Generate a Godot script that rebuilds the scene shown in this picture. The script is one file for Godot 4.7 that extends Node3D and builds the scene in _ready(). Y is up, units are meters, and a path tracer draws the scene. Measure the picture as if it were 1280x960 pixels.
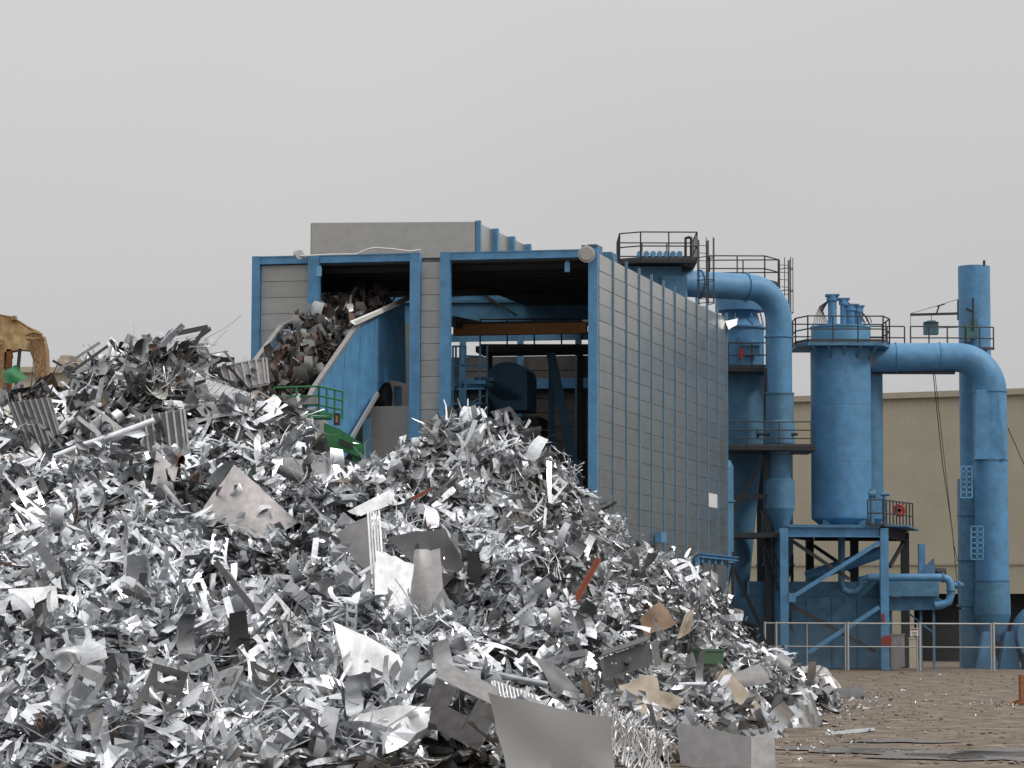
extends Node3D
# A scrap yard under an overcast sky: a heap of sheet-metal offcuts, a shredder hall, blue dust ducts and silos.

class Shape:
	var v := PackedVector3Array()
	var n := PackedVector3Array()
	func tri(a: Vector3, b: Vector3, c: Vector3, na := Vector3.ZERO, nb := Vector3.ZERO, nc := Vector3.ZERO) -> void:
		var f := (c - a).cross(b - a)
		if f.length_squared() < 1e-14:
			return
		f = f.normalized()
		if na == Vector3.ZERO:
			na = f; nb = f; nc = f
		if f.dot(na + nb + nc) < 0.0:
			v.append(a); v.append(c); v.append(b); n.append(na); n.append(nc); n.append(nb)
		else:
			v.append(a); v.append(b); v.append(c); n.append(na); n.append(nb); n.append(nc)
	func flat(a: Vector3, b: Vector3, c: Vector3, d: Vector3, out: Vector3) -> void:
		var f := (c - a).cross(b - a).normalized()
		if f.dot(out) < 0.0:
			f = -f
		tri(a, b, c, f, f, f); tri(a, c, d, f, f, f)
	func box(c: Vector3, s: Vector3, b := Basis.IDENTITY) -> Shape:
		var h := s * 0.5
		var x := b.x * h.x
		var y := b.y * h.y
		var z := b.z * h.z
		for k in [[x, y, z], [y, z, x], [z, x, y]]:
			for sg in [-1.0, 1.0]:
				var o: Vector3 = c + k[0] * sg
				flat(o - k[1] - k[2], o + k[1] - k[2], o + k[1] + k[2], o - k[1] + k[2], k[0] * sg)
		return self
	func beam(a: Vector3, b: Vector3, w: float, h: float) -> Shape:   # a bar of section w by h between two points
		var z := (b - a).normalized()
		var up := Vector3.UP if absf(z.y) < 0.95 else Vector3.BACK
		var x := up.cross(z).normalized()
		var y := z.cross(x)
		return box((a + b) * 0.5, Vector3(w, h, a.distance_to(b)), Basis(x, y, z))
	func ibeam(a: Vector3, b: Vector3, w: float, h: float, t := 0.03) -> Shape:
		var z := (b - a).normalized()
		var up := Vector3.UP if absf(z.y) < 0.95 else Vector3.BACK
		var x := up.cross(z).normalized()
		var y := z.cross(x)
		var q := Basis(x, y, z)
		var l := a.distance_to(b)
		var m := (a + b) * 0.5
		box(m + y * (h - t) * 0.5, Vector3(w, t, l), q)
		box(m - y * (h - t) * 0.5, Vector3(w, t, l), q)
		return box(m, Vector3(t, h - 2.0 * t, l - 0.004), q)
	func ring(c: Vector3, x: Vector3, y: Vector3, r: float, seg: int) -> PackedVector3Array:
		var o := PackedVector3Array()
		for i in seg + 1:
			var t := TAU * i / seg
			o.append(c + (x * cos(t) + y * sin(t)) * r)
		return o
	func tube(pts: Array, radii: Array, seg := 20, caps := true) -> Shape:
		var prev := PackedVector3Array()
		var px := Vector3.ZERO
		for i in pts.size():
			var d: Vector3
			if i == 0: d = pts[1] - pts[0]
			elif i == pts.size() - 1: d = pts[i] - pts[i - 1]
			else: d = (pts[i] - pts[i - 1]).normalized() + (pts[i + 1] - pts[i]).normalized()
			d = d.normalized()
			if px == Vector3.ZERO:
				px = d.cross(Vector3.UP if absf(d.y) < 0.9 else Vector3.RIGHT).normalized()
			else:
				px = (px - d * px.dot(d)).normalized()
			var py := d.cross(px)
			var r: float = radii[mini(i, radii.size() - 1)]
			var cur := ring(pts[i], px, py, r, seg)
			if i > 0:
				for k in seg:
					var p0: Vector3 = pts[i - 1]
					var p1: Vector3 = pts[i]
					var n0 := (prev[k] - p0).normalized()
					var n1 := (prev[k + 1] - p0).normalized()
					var m0 := (cur[k] - p1).normalized()
					var m1 := (cur[k + 1] - p1).normalized()
					tri(prev[k], prev[k + 1], cur[k + 1], n0, n1, m1)
					tri(prev[k], cur[k + 1], cur[k], n0, m1, m0)
			if caps and (i == 0 or i == pts.size() - 1):
				var cn := -d if i == 0 else d
				for k in seg:
					tri(pts[i], cur[k], cur[k + 1], cn, cn, cn)
			prev = cur
		return self
	func lathe(base: Vector3, prof: Array, seg := 40) -> Shape:   # prof: [radius, height] pairs, each step with its own normals
		for i in prof.size() - 1:
			var r0: float = prof[i][0]
			var y0: float = prof[i][1]
			var r1: float = prof[i + 1][0]
			var y1: float = prof[i + 1][1]
			var sl := Vector2(y1 - y0, r0 - r1).normalized()
			for k in seg:
				var t0 := TAU * k / seg
				var t1 := TAU * (k + 1) / seg
				var d0 := Vector3(cos(t0), 0, sin(t0))
				var d1 := Vector3(cos(t1), 0, sin(t1))
				var n0 := d0 * sl.x + Vector3.UP * sl.y
				var n1 := d1 * sl.x + Vector3.UP * sl.y
				var a := base + d0 * r0 + Vector3.UP * y0
				var b := base + d1 * r0 + Vector3.UP * y0
				var c := base + d1 * r1 + Vector3.UP * y1
				var d := base + d0 * r1 + Vector3.UP * y1
				tri(a, b, c, n0, n1, n1); tri(a, c, d, n0, n1, n0)
		return self
	func slab(outline: Array, along: Vector3) -> Shape:   # a planar outline pushed along a vector
		var o := Vector3(outline[0])
		var z := along.normalized()
		var x := (Vector3(outline[1]) - o).normalized()
		x = (x - z * x.dot(z)).normalized()
		var y := z.cross(x)
		var flatp := PackedVector2Array()
		for q in outline:
			flatp.append(Vector2((q - o).dot(x), (q - o).dot(y)))
		var ix := Geometry2D.triangulate_polygon(flatp)
		for k in range(0, ix.size(), 3):
			var a: Vector3 = outline[ix[k]]
			var b: Vector3 = outline[ix[k + 1]]
			var c: Vector3 = outline[ix[k + 2]]
			tri(a, b, c, -z, -z, -z); tri(a + along, b + along, c + along, z, z, z)
		var turn := -1.0 if Geometry2D.is_polygon_clockwise(flatp) else 1.0
		for k in outline.size():
			var a: Vector3 = outline[k]
			var b: Vector3 = outline[(k + 1) % outline.size()]
			flat(a, b, b + along, a + along, (b - a).cross(z) * turn)
		return self
	func sheet(g: Array, nx: int, ny: int, thick: float, hard := 0.7) -> Shape:   # g: (nx+1)*(ny+1) points; smooth except across folds
		var fn := PackedVector3Array()
		for j in ny:
			for i in nx:
				var a: Vector3 = g[j * (nx + 1) + i]
				var c: Vector3 = g[(j + 1) * (nx + 1) + i + 1]
				var b: Vector3 = g[j * (nx + 1) + i + 1]
				var d: Vector3 = g[(j + 1) * (nx + 1) + i]
				var f := (b - d).cross(c - a)
				fn.append(f.normalized() if f.length_squared() > 1e-12 else Vector3.UP)
		var vn := PackedVector3Array()
		for j in ny + 1:
			for i in nx + 1:
				var s := Vector3.ZERO
				for dj in 2:
					for di in 2:
						var fi := i - di
						var fj := j - dj
						if fi >= 0 and fj >= 0 and fi < nx and fj < ny:
							s += fn[fj * nx + fi]
				vn.append(s.normalized() if s.length_squared() > 1e-9 else Vector3.UP)
		for j in ny:
			for i in nx:
				var q := fn[j * nx + i]
				var id := [j * (nx + 1) + i, j * (nx + 1) + i + 1, (j + 1) * (nx + 1) + i + 1, (j + 1) * (nx + 1) + i]
				var nn := []
				for k in id:
					nn.append(vn[k] if vn[k].dot(q) > hard else q)
				tri(g[id[0]], g[id[1]], g[id[2]], nn[0], nn[1], nn[2]); tri(g[id[0]], g[id[2]], g[id[3]], nn[0], nn[2], nn[3])
				if thick > 0.0:
					var t := []
					for k in id:
						t.append(g[k] - vn[k] * thick)
					tri(t[0], t[1], t[2], -nn[0], -nn[1], -nn[2]); tri(t[0], t[2], t[3], -nn[0], -nn[2], -nn[3])
					for e in [[0, 1, j == 0], [1, 2, i == nx - 1], [2, 3, j == ny - 1], [3, 0, i == 0]]:
						if e[2]:
							var a: Vector3 = g[id[e[0]]]
							var b: Vector3 = g[id[e[1]]]
							flat(a, b, t[e[1]], t[e[0]], (b - a).cross(q))
		return self
	func mesh(shift := Vector3.ZERO) -> ArrayMesh:
		var arr := []
		arr.resize(Mesh.ARRAY_MAX)
		if shift != Vector3.ZERO:
			var w := PackedVector3Array()
			w.resize(v.size())
			for i in v.size():
				w[i] = v[i] - shift
			arr[Mesh.ARRAY_VERTEX] = w
		else:
			arr[Mesh.ARRAY_VERTEX] = v
		arr[Mesh.ARRAY_NORMAL] = n
		var m := ArrayMesh.new()
		m.add_surface_from_arrays(Mesh.PRIMITIVE_TRIANGLES, arr)
		return m

var names := {}
var M := {}
var rng := RandomNumberGenerator.new()

func numbered(called: String) -> String:
	var k: int = names.get(called, -1) + 1
	names[called] = k
	return called if k == 0 else "%s_%03d" % [called, k]
func tag(o: Node, label: String, category: String, group := "") -> Node:
	o.set_meta("label", label); o.set_meta("category", category)
	if group != "": o.set_meta("group", group)
	return o
func thing(called: String, label: String, category: String, at: Vector3, group := "") -> Node3D:
	var o := Node3D.new()
	o.name = numbered(called)
	add_child(o)
	o.position = at
	tag(o, label, category, group)
	return o
func origin_of(p: Node) -> Vector3:
	var s := Vector3.ZERO
	while p != self:
		s += p.position
		p = p.get_parent()
	return s
func obj(called: String, sh: Shape, m: Material, parent: Node = self, at := Vector3.ZERO) -> MeshInstance3D:
	var o := MeshInstance3D.new()
	o.name = numbered(called) if parent == self else called
	o.mesh = sh.mesh(origin_of(parent) + at)
	o.material_override = m
	o.position = at
	parent.add_child(o, true)
	return o
func structure(called: String, sh: Shape, m: Material) -> MeshInstance3D:
	var o := obj(called, sh, m)
	o.set_meta("kind", "structure")
	return o

func lin(r: float, g: float, b: float) -> Color:
	return Color(r, g, b).linear_to_srgb()
func noise_tex(size: int, freq: float, lo: Color, hi: Color, sd: int, oct := 5, gain := 0.55, contrast := 1.0) -> ImageTexture:
	var fn := FastNoiseLite.new()
	fn.seed = sd; fn.frequency = freq; fn.fractal_octaves = oct; fn.fractal_gain = gain
	fn.noise_type = FastNoiseLite.TYPE_SIMPLEX_SMOOTH
	var src := fn.get_seamless_image(size, size)
	var im := Image.create(size, size, false, Image.FORMAT_RGB8)
	for y in size:
		for x in size:
			var t := clampf((src.get_pixel(x, y).r - 0.5) * contrast + 0.5, 0, 1)
			im.set_pixel(x, y, lo.lerp(hi, t))
	return ImageTexture.create_from_image(im)
func mat(called: String, c: Color, rough: float, metal := 0.0, tex: Texture2D = null, scale := 0.3, rough_tex: Texture2D = null) -> StandardMaterial3D:
	var m := StandardMaterial3D.new()
	m.resource_name = called
	m.albedo_color = c
	m.roughness = rough; m.metallic = metal
	m.cull_mode = BaseMaterial3D.CULL_DISABLED
	if tex or rough_tex:
		m.uv1_triplanar = true; m.uv1_world_triplanar = true
		m.uv1_scale = Vector3.ONE * scale
	if tex: m.albedo_texture = tex
	if rough_tex:
		m.roughness_texture = rough_tex
		m.roughness_texture_channel = BaseMaterial3D.TEXTURE_CHANNEL_RED
	M[called] = m
	return m

func materials() -> void:
	var grime := noise_tex(512, 0.012, Color(0.86, 0.855, 0.85), Color(1, 1, 1), 5, 7, 0.68, 1.7)
	var streak := noise_tex(512, 0.007, Color(0.945, 0.945, 0.94), Color(1, 1, 1), 8, 6, 0.62, 1.5)
	var smear := noise_tex(256, 0.010, Color(0.90, 0.90, 0.90), Color(1, 1, 1), 11, 5, 0.6, 1.8)
	var rusty := noise_tex(512, 0.02, lin(0.16, 0.085, 0.04), lin(0.42, 0.28, 0.13), 21, 6, 0.6, 1.5)
	var yellow := noise_tex(512, 0.010, lin(0.36, 0.22, 0.09), lin(0.60, 0.45, 0.25), 22, 6, 0.6, 1.7)
	mat("blue", lin(0.095, 0.275, 0.49), 0.55, 0.0, grime, 0.22)
	mat("blue_dull", lin(0.082, 0.215, 0.35), 0.65, 0.0, grime, 0.30)
	mat("blue_light", lin(0.13, 0.36, 0.58), 0.5, 0.0, grime, 0.15)
	mat("blue_trim", lin(0.12, 0.24, 0.36), 0.5, 0.0, grime, 0.2)
	mat("dark_steel", lin(0.035, 0.038, 0.045), 0.7, 0.0, grime, 0.4)
	mat("rail", lin(0.05, 0.05, 0.055), 0.65)
	mat("deck", lin(0.05, 0.05, 0.05), 0.9, 0.0, grime, 0.3)
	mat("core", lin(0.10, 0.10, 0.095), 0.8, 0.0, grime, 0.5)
	mat("panel", lin(0.50, 0.50, 0.475), 0.30, 0.85, streak, 0.35, smear)
	mat("panel_b", lin(0.46, 0.465, 0.45), 0.34, 0.85, streak, 0.31, smear)
	mat("panel_c", lin(0.54, 0.535, 0.50), 0.26, 0.85, streak, 0.27, smear)
	mat("clad", lin(0.40, 0.40, 0.39), 0.6, 0.1, streak, 0.5)
	mat("clad_b", lin(0.375, 0.375, 0.365), 0.6, 0.1, streak, 0.4)
	mat("white", lin(0.74, 0.73, 0.71), 0.5, 0.0, streak, 0.5)
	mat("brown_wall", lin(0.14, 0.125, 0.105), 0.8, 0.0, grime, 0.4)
	mat("tan", lin(0.49, 0.445, 0.345), 0.7, 0.0, streak, 0.11)
	mat("tan_trim", lin(0.45, 0.40, 0.31), 0.7, 0.0, streak, 0.3)
	mat("orange", lin(0.36, 0.17, 0.055), 0.7, 0.0, grime, 0.5)
	mat("yellow", Color.WHITE, 0.7, 0.0, yellow, 0.45)
	mat("yellow_rust", Color.WHITE, 0.85, 0.0, rusty, 0.8)
	mat("rust", lin(0.9, 0.62, 0.55), 0.85, 0.0, rusty, 1.3)
	mat("brick_red", lin(0.26, 0.075, 0.04), 0.8, 0.0, grime, 1.0)
	mat("red", lin(0.34, 0.03, 0.022), 0.6, 0.0, grime, 1.0)
	mat("green", lin(0.02, 0.17, 0.055), 0.55, 0.0, grime, 0.6)
	mat("teal", lin(0.07, 0.17, 0.19), 0.6, 0.0, grime, 0.6)
	mat("galvanised", lin(0.50, 0.50, 0.49), 0.5, 0.7)
	mat("black", lin(0.025, 0.025, 0.027), 0.6, 0.0, grime, 0.7)
	# scrap: bare zinc-bright sheet, dulled sheet, painted sheet
	var scuff := noise_tex(512, 0.010, Color(0.84, 0.84, 0.845), Color(1, 1, 1), 31, 6, 0.6, 1.5)
	var scuff_r := noise_tex(512, 0.012, Color(0.72, 0.72, 0.72), Color(1, 1, 1), 33, 6, 0.6, 2.0)
	for k in [["bright", 0.40, 0.86], ["dull", 0.50, 0.75], ["painted", 0.65, 0.0]]:
		var m := mat("scrap_" + k[0], Color.WHITE, k[1], k[2], scuff, 1.1, scuff_r)
		m.uv1_world_triplanar = false
		m.vertex_color_use_as_albedo = true
	for k in [["zinc", 0.78, 0.785, 0.79, 0.40, 0.75], ["zinc_white", 0.88, 0.88, 0.88, 0.45, 0.5], ["grey_sheet", 0.30, 0.29, 0.285, 0.55, 0.3], ["grey_paint", 0.17, 0.165, 0.165, 0.5, 0.0], ["dark_paint", 0.055, 0.055, 0.058, 0.5, 0.0], ["pink_grey", 0.46, 0.43, 0.42, 0.5, 0.45], ["beige", 0.43, 0.36, 0.28, 0.7, 0.0], ["brown", 0.24, 0.15, 0.09, 0.75, 0.0], ["aluminium", 0.55, 0.56, 0.57, 0.5, 0.8]]:
		mat("s_" + k[0], lin(k[1], k[2], k[3]), k[4], k[5], scuff, 0.9, scuff_r)

func sky_material() -> PanoramaSkyMaterial:
	var w := 1024
	var h := 512
	var fn := FastNoiseLite.new()
	fn.seed = 4; fn.frequency = 0.9; fn.fractal_octaves = 4
	var data := PackedFloat32Array()
	data.resize(w * h * 3)
	for y in h:
		var el := PI * (0.5 - (y + 0.5) / h)
		for x in w:
			var az := TAU * (x + 0.5) / w
			var d := Vector3(cos(el) * cos(az), sin(el), cos(el) * sin(az))
			var s := maxf(d.y, 0.0)
			var q := Vector3(d.x, d.y * 3.0, d.z) * 2.2
			var c := fn.get_noise_3dv(q)
			var l := (0.515 + 0.35 * s + 0.80 * s * s) * (1.0 + 0.06 * c)
			if d.y < 0.0: l = 0.20
			var i := (y * w + x) * 3
			data[i] = l * 1.0; data[i + 1] = l * 0.997; data[i + 2] = l * 1.004
	var im := Image.create_from_data(w, h, false, Image.FORMAT_RGBF, data.to_byte_array())
	var p := PanoramaSkyMaterial.new()
	p.panorama = ImageTexture.create_from_image(im)
	return p

func railing(path: Array, ht: float, parent: Node, m: Material, closed := false, gap := 1.1, r := 0.03, rails := 2) -> void:
	var sh := Shape.new()
	var segs := path.size() if closed else path.size() - 1
	for i in segs:
		var a: Vector3 = path[i]
		var b: Vector3 = path[(i + 1) % path.size()]
		for k in rails:
			var y := ht * (k + 1.0) / rails
			sh.tube([a + Vector3.UP * y, b + Vector3.UP * y], [r], 6)
		sh.beam(a + Vector3.UP * 0.06, b + Vector3.UP * 0.06, 0.015, 0.11)
		var c := maxi(1, roundi(a.distance_to(b) / gap))
		for k in c + 1:
			var q := a.lerp(b, float(k) / c)
			sh.tube([q, q + Vector3.UP * ht], [r * 1.1], 6)
	obj("railing", sh, m, parent)
func caged_ladder(a: Vector3, h: float, w: float, face: Vector3, parent: Node, m: Material, cage_from := 2.2) -> void:
	var sd := face.cross(Vector3.UP).normalized() * w * 0.5
	var sh := Shape.new()
	sh.beam(a - sd, a - sd + Vector3.UP * h, 0.05, 0.05); sh.beam(a + sd, a + sd + Vector3.UP * h, 0.05, 0.05)
	var k := 0.2
	while k < h:
		sh.tube([a - sd + Vector3.UP * k, a + sd + Vector3.UP * k], [0.015], 5)
		k += 0.3
	obj("ladder", sh, m, parent)
	var cg := Shape.new()
	k = cage_from
	while k <= h + 0.05:
		var pts := []
		for i in 9:
			var t := PI * i / 8.0
			pts.append(a + Vector3.UP * k + sd * cos(t) * 1.3 + face * sin(t) * 0.7)
		cg.tube(pts, [0.02], 5)
		k += 0.9
	for i in [0, 2, 4, 6, 8]:
		var t: float = PI * i / 8.0
		var o: Vector3 = a + sd * cos(t) * 1.3 + face * sin(t) * 0.7
		cg.tube([o + Vector3.UP * cage_from, o + Vector3.UP * (h + 0.05)], [0.018], 5)
	if h > cage_from: obj("safety_cage", cg, m, parent)

# ---- the shredder hall -------------------------------------------------------------------------
const TOP := 13.70
const FB := Vector3(2.74, 0, -86.0)      # front right corner
const FA := Vector3(-8.56, 0, -88.2)     # front left corner
const RC := Vector3(8.28, 0, -104.6)     # rear right corner

func tray(w: float, h: float, b: Basis) -> Shape:   # a cladding sheet: flat face with a sloped lip along its top edge
	var sh := Shape.new()
	var x := b.x * w * 0.5
	var f := b.z * 0.03
	var lo := -Vector3.UP * h * 0.5
	var hi := Vector3.UP * (h * 0.5 - 0.022)
	var top := Vector3.UP * h * 0.5
	sh.flat(-x + lo + f, x + lo + f, x + hi + f, -x + hi + f, b.z)
	sh.flat(-x + hi + f, x + hi + f, x + top + f * 0.35, -x + top + f * 0.35, b.z + Vector3.UP)
	for s in [-1.0, 1.0]:
		sh.flat(x * s + lo + f, x * s + hi + f, x * s + hi - f * 0.5, x * s + lo - f * 0.5, b.x * s)
	sh.flat(-x + lo + f, x + lo + f, x + lo - f * 0.5, -x + lo - f * 0.5, Vector3.DOWN)
	return sh

func hall() -> void:
	var u := (FA - FB).normalized()                    # along the front, to the left
	var v := (RC - FB).normalized()                    # along the side, to the back
	var out_side := v.cross(Vector3.UP).normalized()   # to the right of the side wall
	if out_side.x < 0: out_side = -out_side
	var out_front := u.cross(Vector3.UP).normalized()
	if out_front.z < 0: out_front = -out_front
	var side_len := FB.distance_to(RC)
	var RA := FA + v * side_len
	var t := thing("shredder_hall", "tall metal-clad hall with blue columns and an open front behind the scrap heap", "building", Vector3(-3, 0, -95))
	var up := Vector3.UP
	# columns of the front, by distance from the right corner
	var cols := [[0.0, 0.29], [4.80, 0.32], [5.79, 0.32], [9.15, 0.36], [11.27, 0.24]]
	for c in cols:
		var a: Vector3 = FB + u * (c[0] + c[1] * 0.5 if c[0] < 11 else c[0]) + out_front * 0.06
		var sh := Shape.new().box(a + up * (TOP * 0.5), Vector3(c[1], TOP, 0.34), Basis(-u, up, out_front))
		obj("column", sh, M.blue, t)
	# wall cores behind the cladding
	var walls := Shape.new()
	var fr := Basis(-u, up, out_front)
	var sd := Basis(v, up, out_side)
	walls = Shape.new().box(FB + v * side_len * 0.5 - out_side * 0.12 + up * (TOP * 0.5 - 0.1), Vector3(side_len - 0.1, TOP - 0.2, 0.1), sd)
	obj("side_wall", walls, M.clad_b, t)
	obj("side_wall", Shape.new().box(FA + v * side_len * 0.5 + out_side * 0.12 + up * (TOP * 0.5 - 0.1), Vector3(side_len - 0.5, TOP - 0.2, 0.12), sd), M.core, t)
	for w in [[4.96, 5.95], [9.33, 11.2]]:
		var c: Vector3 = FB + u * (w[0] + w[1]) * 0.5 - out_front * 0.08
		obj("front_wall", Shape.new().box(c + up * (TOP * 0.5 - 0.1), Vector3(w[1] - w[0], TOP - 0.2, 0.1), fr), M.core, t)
	# cladding sheets of the front, one by one
	var cm := [M.clad, M.clad_b, M.clad]
	for w in [[5.12, 5.79, 12], [9.51, 11.14, 10]]:
		var wd: float = w[1] - w[0]
		var share := Shape.new().box(Vector3.ZERO, Vector3(wd - 0.02, 0.515, 0.05), fr).mesh()
		for k in w[2]:
			var o := MeshInstance3D.new()
			o.name = "panel"
			o.mesh = share
			o.material_override = cm[(k * 2 + int(wd * 7)) % 3]
			t.add_child(o, true)
			o.position = FB + u * (w[0] + wd * 0.5) + out_front * 0.0 + up * (TOP - 0.55 - 0.53 * k) - t.position
	# side wall: eleven bays of stacked sheets between blue mullions
	var bay := side_len / 11.0
	var pm := [M.panel, M.panel_b, M.panel, M.panel_c, M.panel_b]
	var pmesh := tray(bay - 0.10, 0.524, sd).mesh()
	var r2 := RandomNumberGenerator.new()
	r2.seed = 77
	for b in 11:
		var rows: int = [16, 18, 20, 22, 23, 24, 25, 25, 25, 25, 25][b]
		for k in rows:
			var o := MeshInstance3D.new()
			o.name = "panel"
			o.mesh = pmesh
			var white_sheet: bool = (b == 9 and k == 13) or (b == 8 and k == 19) or (b == 10 and k == 22)
			o.material_override = M.white if white_sheet else pm[r2.randi() % 5]
			t.add_child(o, true)
			var turn := Basis(Vector3.UP, r2.randf_range(-0.006, 0.006)) * Basis(v, r2.randf_range(-0.008, 0.008))
			o.transform = Transform3D(turn, FB + v * (b + 0.5) * bay + up * (TOP - 0.40 - 0.53 * k) - out_side * 0.01 - t.position)
	for b in range(1, 12):
		var a := FB + v * (b * bay - (0.06 if b == 11 else 0.0)) + out_side * 0.02
		obj("mullion", Shape.new().box(a + up * (TOP + 0.06) * 0.5, Vector3(0.09, TOP + 0.06, 0.08), sd), M.blue_trim, t)
	# stub ends of the roof beams showing over the wall top
	for k in 2:
		var a := FB + v * (0.9 + k * 1.9) - out_side * 0.35
		obj("beam_end", Shape.new().box(a + up * (TOP + 0.08), Vector3(0.75, 0.34, 0.3), sd), M.blue_dull, t)
	# header beams over the openings
	for w in [[0.29, 4.80], [6.12, 9.15], [9.52, 11.15]]:
		var a: Vector3 = FB + u * w[0]
		var b: Vector3 = FB + u * w[1]
		obj("header_beam", Shape.new().ibeam(a + up * (TOP - 0.13) + out_front * 0.05, b + up * (TOP - 0.13) + out_front * 0.05, 0.24, 0.26, 0.035), M.blue, t)
		var web := Shape.new().beam(a + up * (TOP - 0.13) + out_front * 0.14, b + up * (TOP - 0.13) + out_front * 0.14, 0.03, 0.19)
		obj("header_plate", web, M.blue, t)
	# roof: front strip, right strip, left strip, leaving the raised bay open
	var MA := Vector3(-6.96, 0, -93.6)
	var MB := Vector3(-1.30, 0, -93.2)
	var mlen := 6.2
	var e0 := 0.18
	var ft := FB + v * e0 - out_side * 0.2
	var fl := FA + v * e0 + out_side * 0.2
	var RB := RC - out_side * 0.2
	var RL := RA + out_side * 0.2
	var ry := up * (TOP - 0.30)
	var hole_r := MB + v * ((RB - MB).dot(v))
	var ml := FA + v * ((MA - FA).dot(v)) + out_side * 0.2
	var mr := FB + v * ((MB - FB).dot(v)) - out_side * 0.2
	for poly in [[fl, ft, mr, MB, MA, ml], [MB, mr, RB, hole_r], [MA, ml, RL, MA + v * (RL - MA).dot(v)]]:
		var o := []
		for q in poly: o.append(q + ry)
		obj("roof", Shape.new().slab(o, up * 0.18), M.deck, t)
	for k in 9:                                         # purlins under the deck
		var d := 0.8 + k * 0.85
		obj("purlin", Shape.new().ibeam(FB + v * d - out_side * 0.25 + up * (TOP - 0.40), FA + v * d + out_side * 0.25 + up * (TOP - 0.40), 0.1, 0.18, 0.02), M.dark_steel, t)
	# raised bay over the left part of the roof
	var mh := 15.62
	var MC := MB + v * mlen
	var MD := MA + v * mlen
	var wallf := Shape.new().box((MA + MB) * 0.5 + up * (TOP - 0.3 + mh) * 0.5, Vector3(MA.distance_to(MB), mh - TOP + 0.3, 0.12), Basis((MB - MA).normalized(), up, (MB - MA).normalized().cross(up)))
	var bayw := obj("raised_bay", wallf, M.clad, t)
	obj("side_sheet", Shape.new().box((MB + MC) * 0.5 + up * (TOP - 0.1 + mh) * 0.5, Vector3(mlen, mh - TOP + 0.1, 0.1), sd), M.panel_c, bayw)
	obj("side_sheet", Shape.new().box((MA + MD) * 0.5 + up * (TOP - 0.1 + mh) * 0.5, Vector3(mlen, mh - TOP + 0.1, 0.1), sd), M.clad, bayw)
	for k in 4:
		var a := MB + v * (k * mlen / 3.0 + 0.05) + out_side * 0.1
		obj("rib", Shape.new().box(a + up * (TOP + mh + 0.05) * 0.5, Vector3(0.22 if k > 0 else 0.1, mh - TOP + 0.05, 0.2), sd), M.blue, bayw)
	obj("rear_sheet", Shape.new().box((MC + MD) * 0.5 + up * (12.75 + mh) * 0.5, Vector3(MC.distance_to(MD), mh - 12.75, 0.1), Basis((MC - MD).normalized(), up, (MC - MD).normalized().cross(up))), M.blue_light, bayw)
	obj("cover_sheet", Shape.new().slab([MA + up * (mh - 0.1), MB + up * (mh - 0.1), MB + v * 0.7 + up * (mh - 0.1), MA + v * 0.7 + up * (mh - 0.1)], up * 0.08), M.deck, bayw)
	for k in [13.55, 14.1]:
		obj("girt", Shape.new().beam(MC - v * 0.14 + up * k, MD - v * 0.14 + up * k, 0.12, 0.10), M.blue_dull, bayw)
	for k in [[0.2, 13.0, 2.4, 14.4], [2.6, 14.4, 4.6, 13.1], [1.0, 14.3, 4.2, 13.3]]:
		obj("brace", Shape.new().beam(MC - v * 0.4 + u * k[0] + up * k[1], MC - v * 0.4 + u * k[2] + up * k[3], 0.07, 0.09), M.dark_steel, bayw)
	# back wall up to 11 m, in long horizontal boards on blue posts
	var rl := RA.distance_to(RC)
	var rb := Basis((RC - RA).normalized(), up, (RC - RA).normalized().cross(up))
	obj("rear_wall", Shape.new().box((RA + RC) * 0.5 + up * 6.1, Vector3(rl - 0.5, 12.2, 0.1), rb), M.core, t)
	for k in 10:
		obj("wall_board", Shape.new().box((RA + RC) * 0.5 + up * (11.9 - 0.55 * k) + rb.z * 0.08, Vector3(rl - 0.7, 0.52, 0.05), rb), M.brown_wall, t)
	for k in 5:
		obj("rear_post", Shape.new().box(RA.lerp(RC, (k + 0.5) / 5.0) + up * 6.8 + rb.z * 0.25, Vector3(0.22, 13.0, 0.22), rb), M.blue_dull, t)
	obj("rear_beam", Shape.new().box((RA + RC) * 0.5 + up * 11.1 + rb.z * 0.25, Vector3(rl - 0.5, 0.4, 0.2), rb), M.blue, t)
	obj("fascia", Shape.new().box((MC + v * 0.05) + out_side * 1.9 + up * 13.05, Vector3(3.7, 0.62, 0.1), Basis((MC - MD).normalized(), up, (MC - MD).normalized().cross(up))), M.blue_light, t)
	obj("rear_beam", Shape.new().box((RA + RC) * 0.5 + up * 12.95 + rb.z * 0.2, Vector3(rl - 0.5, 0.3, 0.2), rb), M.blue_dull, t)
	# low wall under the conveyor in the left opening
	obj("apron_wall", Shape.new().box(Vector3(-3.85, 6.42, -88.00), Vector3(1.6, 4.8, 0.12), fr), M.clad_b, t)
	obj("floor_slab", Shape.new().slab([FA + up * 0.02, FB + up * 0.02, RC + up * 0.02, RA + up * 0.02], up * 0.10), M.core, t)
	# door gear low on the side wall
	var sr := FB + v * (side_len * 0.70) + out_side * 0.22 + up * 4.28
	var sr2 := RC + v * 0.7 + out_side * 0.22 + up * 4.28
	var trk := obj("door_track", Shape.new().ibeam(sr, sr2, 0.2, 0.16, 0.03), M.blue, t)
	for k in 4:
		obj("hanger", Shape.new().box(sr.lerp(sr2, 0.08 + 0.17 * k) - up * 0.16 - out_side * 0.03, Vector3(0.3, 0.2, 0.08), sd), M.blue, trk)
	for k in 2:
		obj("sliding_door", Shape.new().box(sr.lerp(sr2, 0.22 + 0.33 * k) - up * 2.2, Vector3(1.75, 3.85, 0.07), sd), M.panel_b, t)
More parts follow.
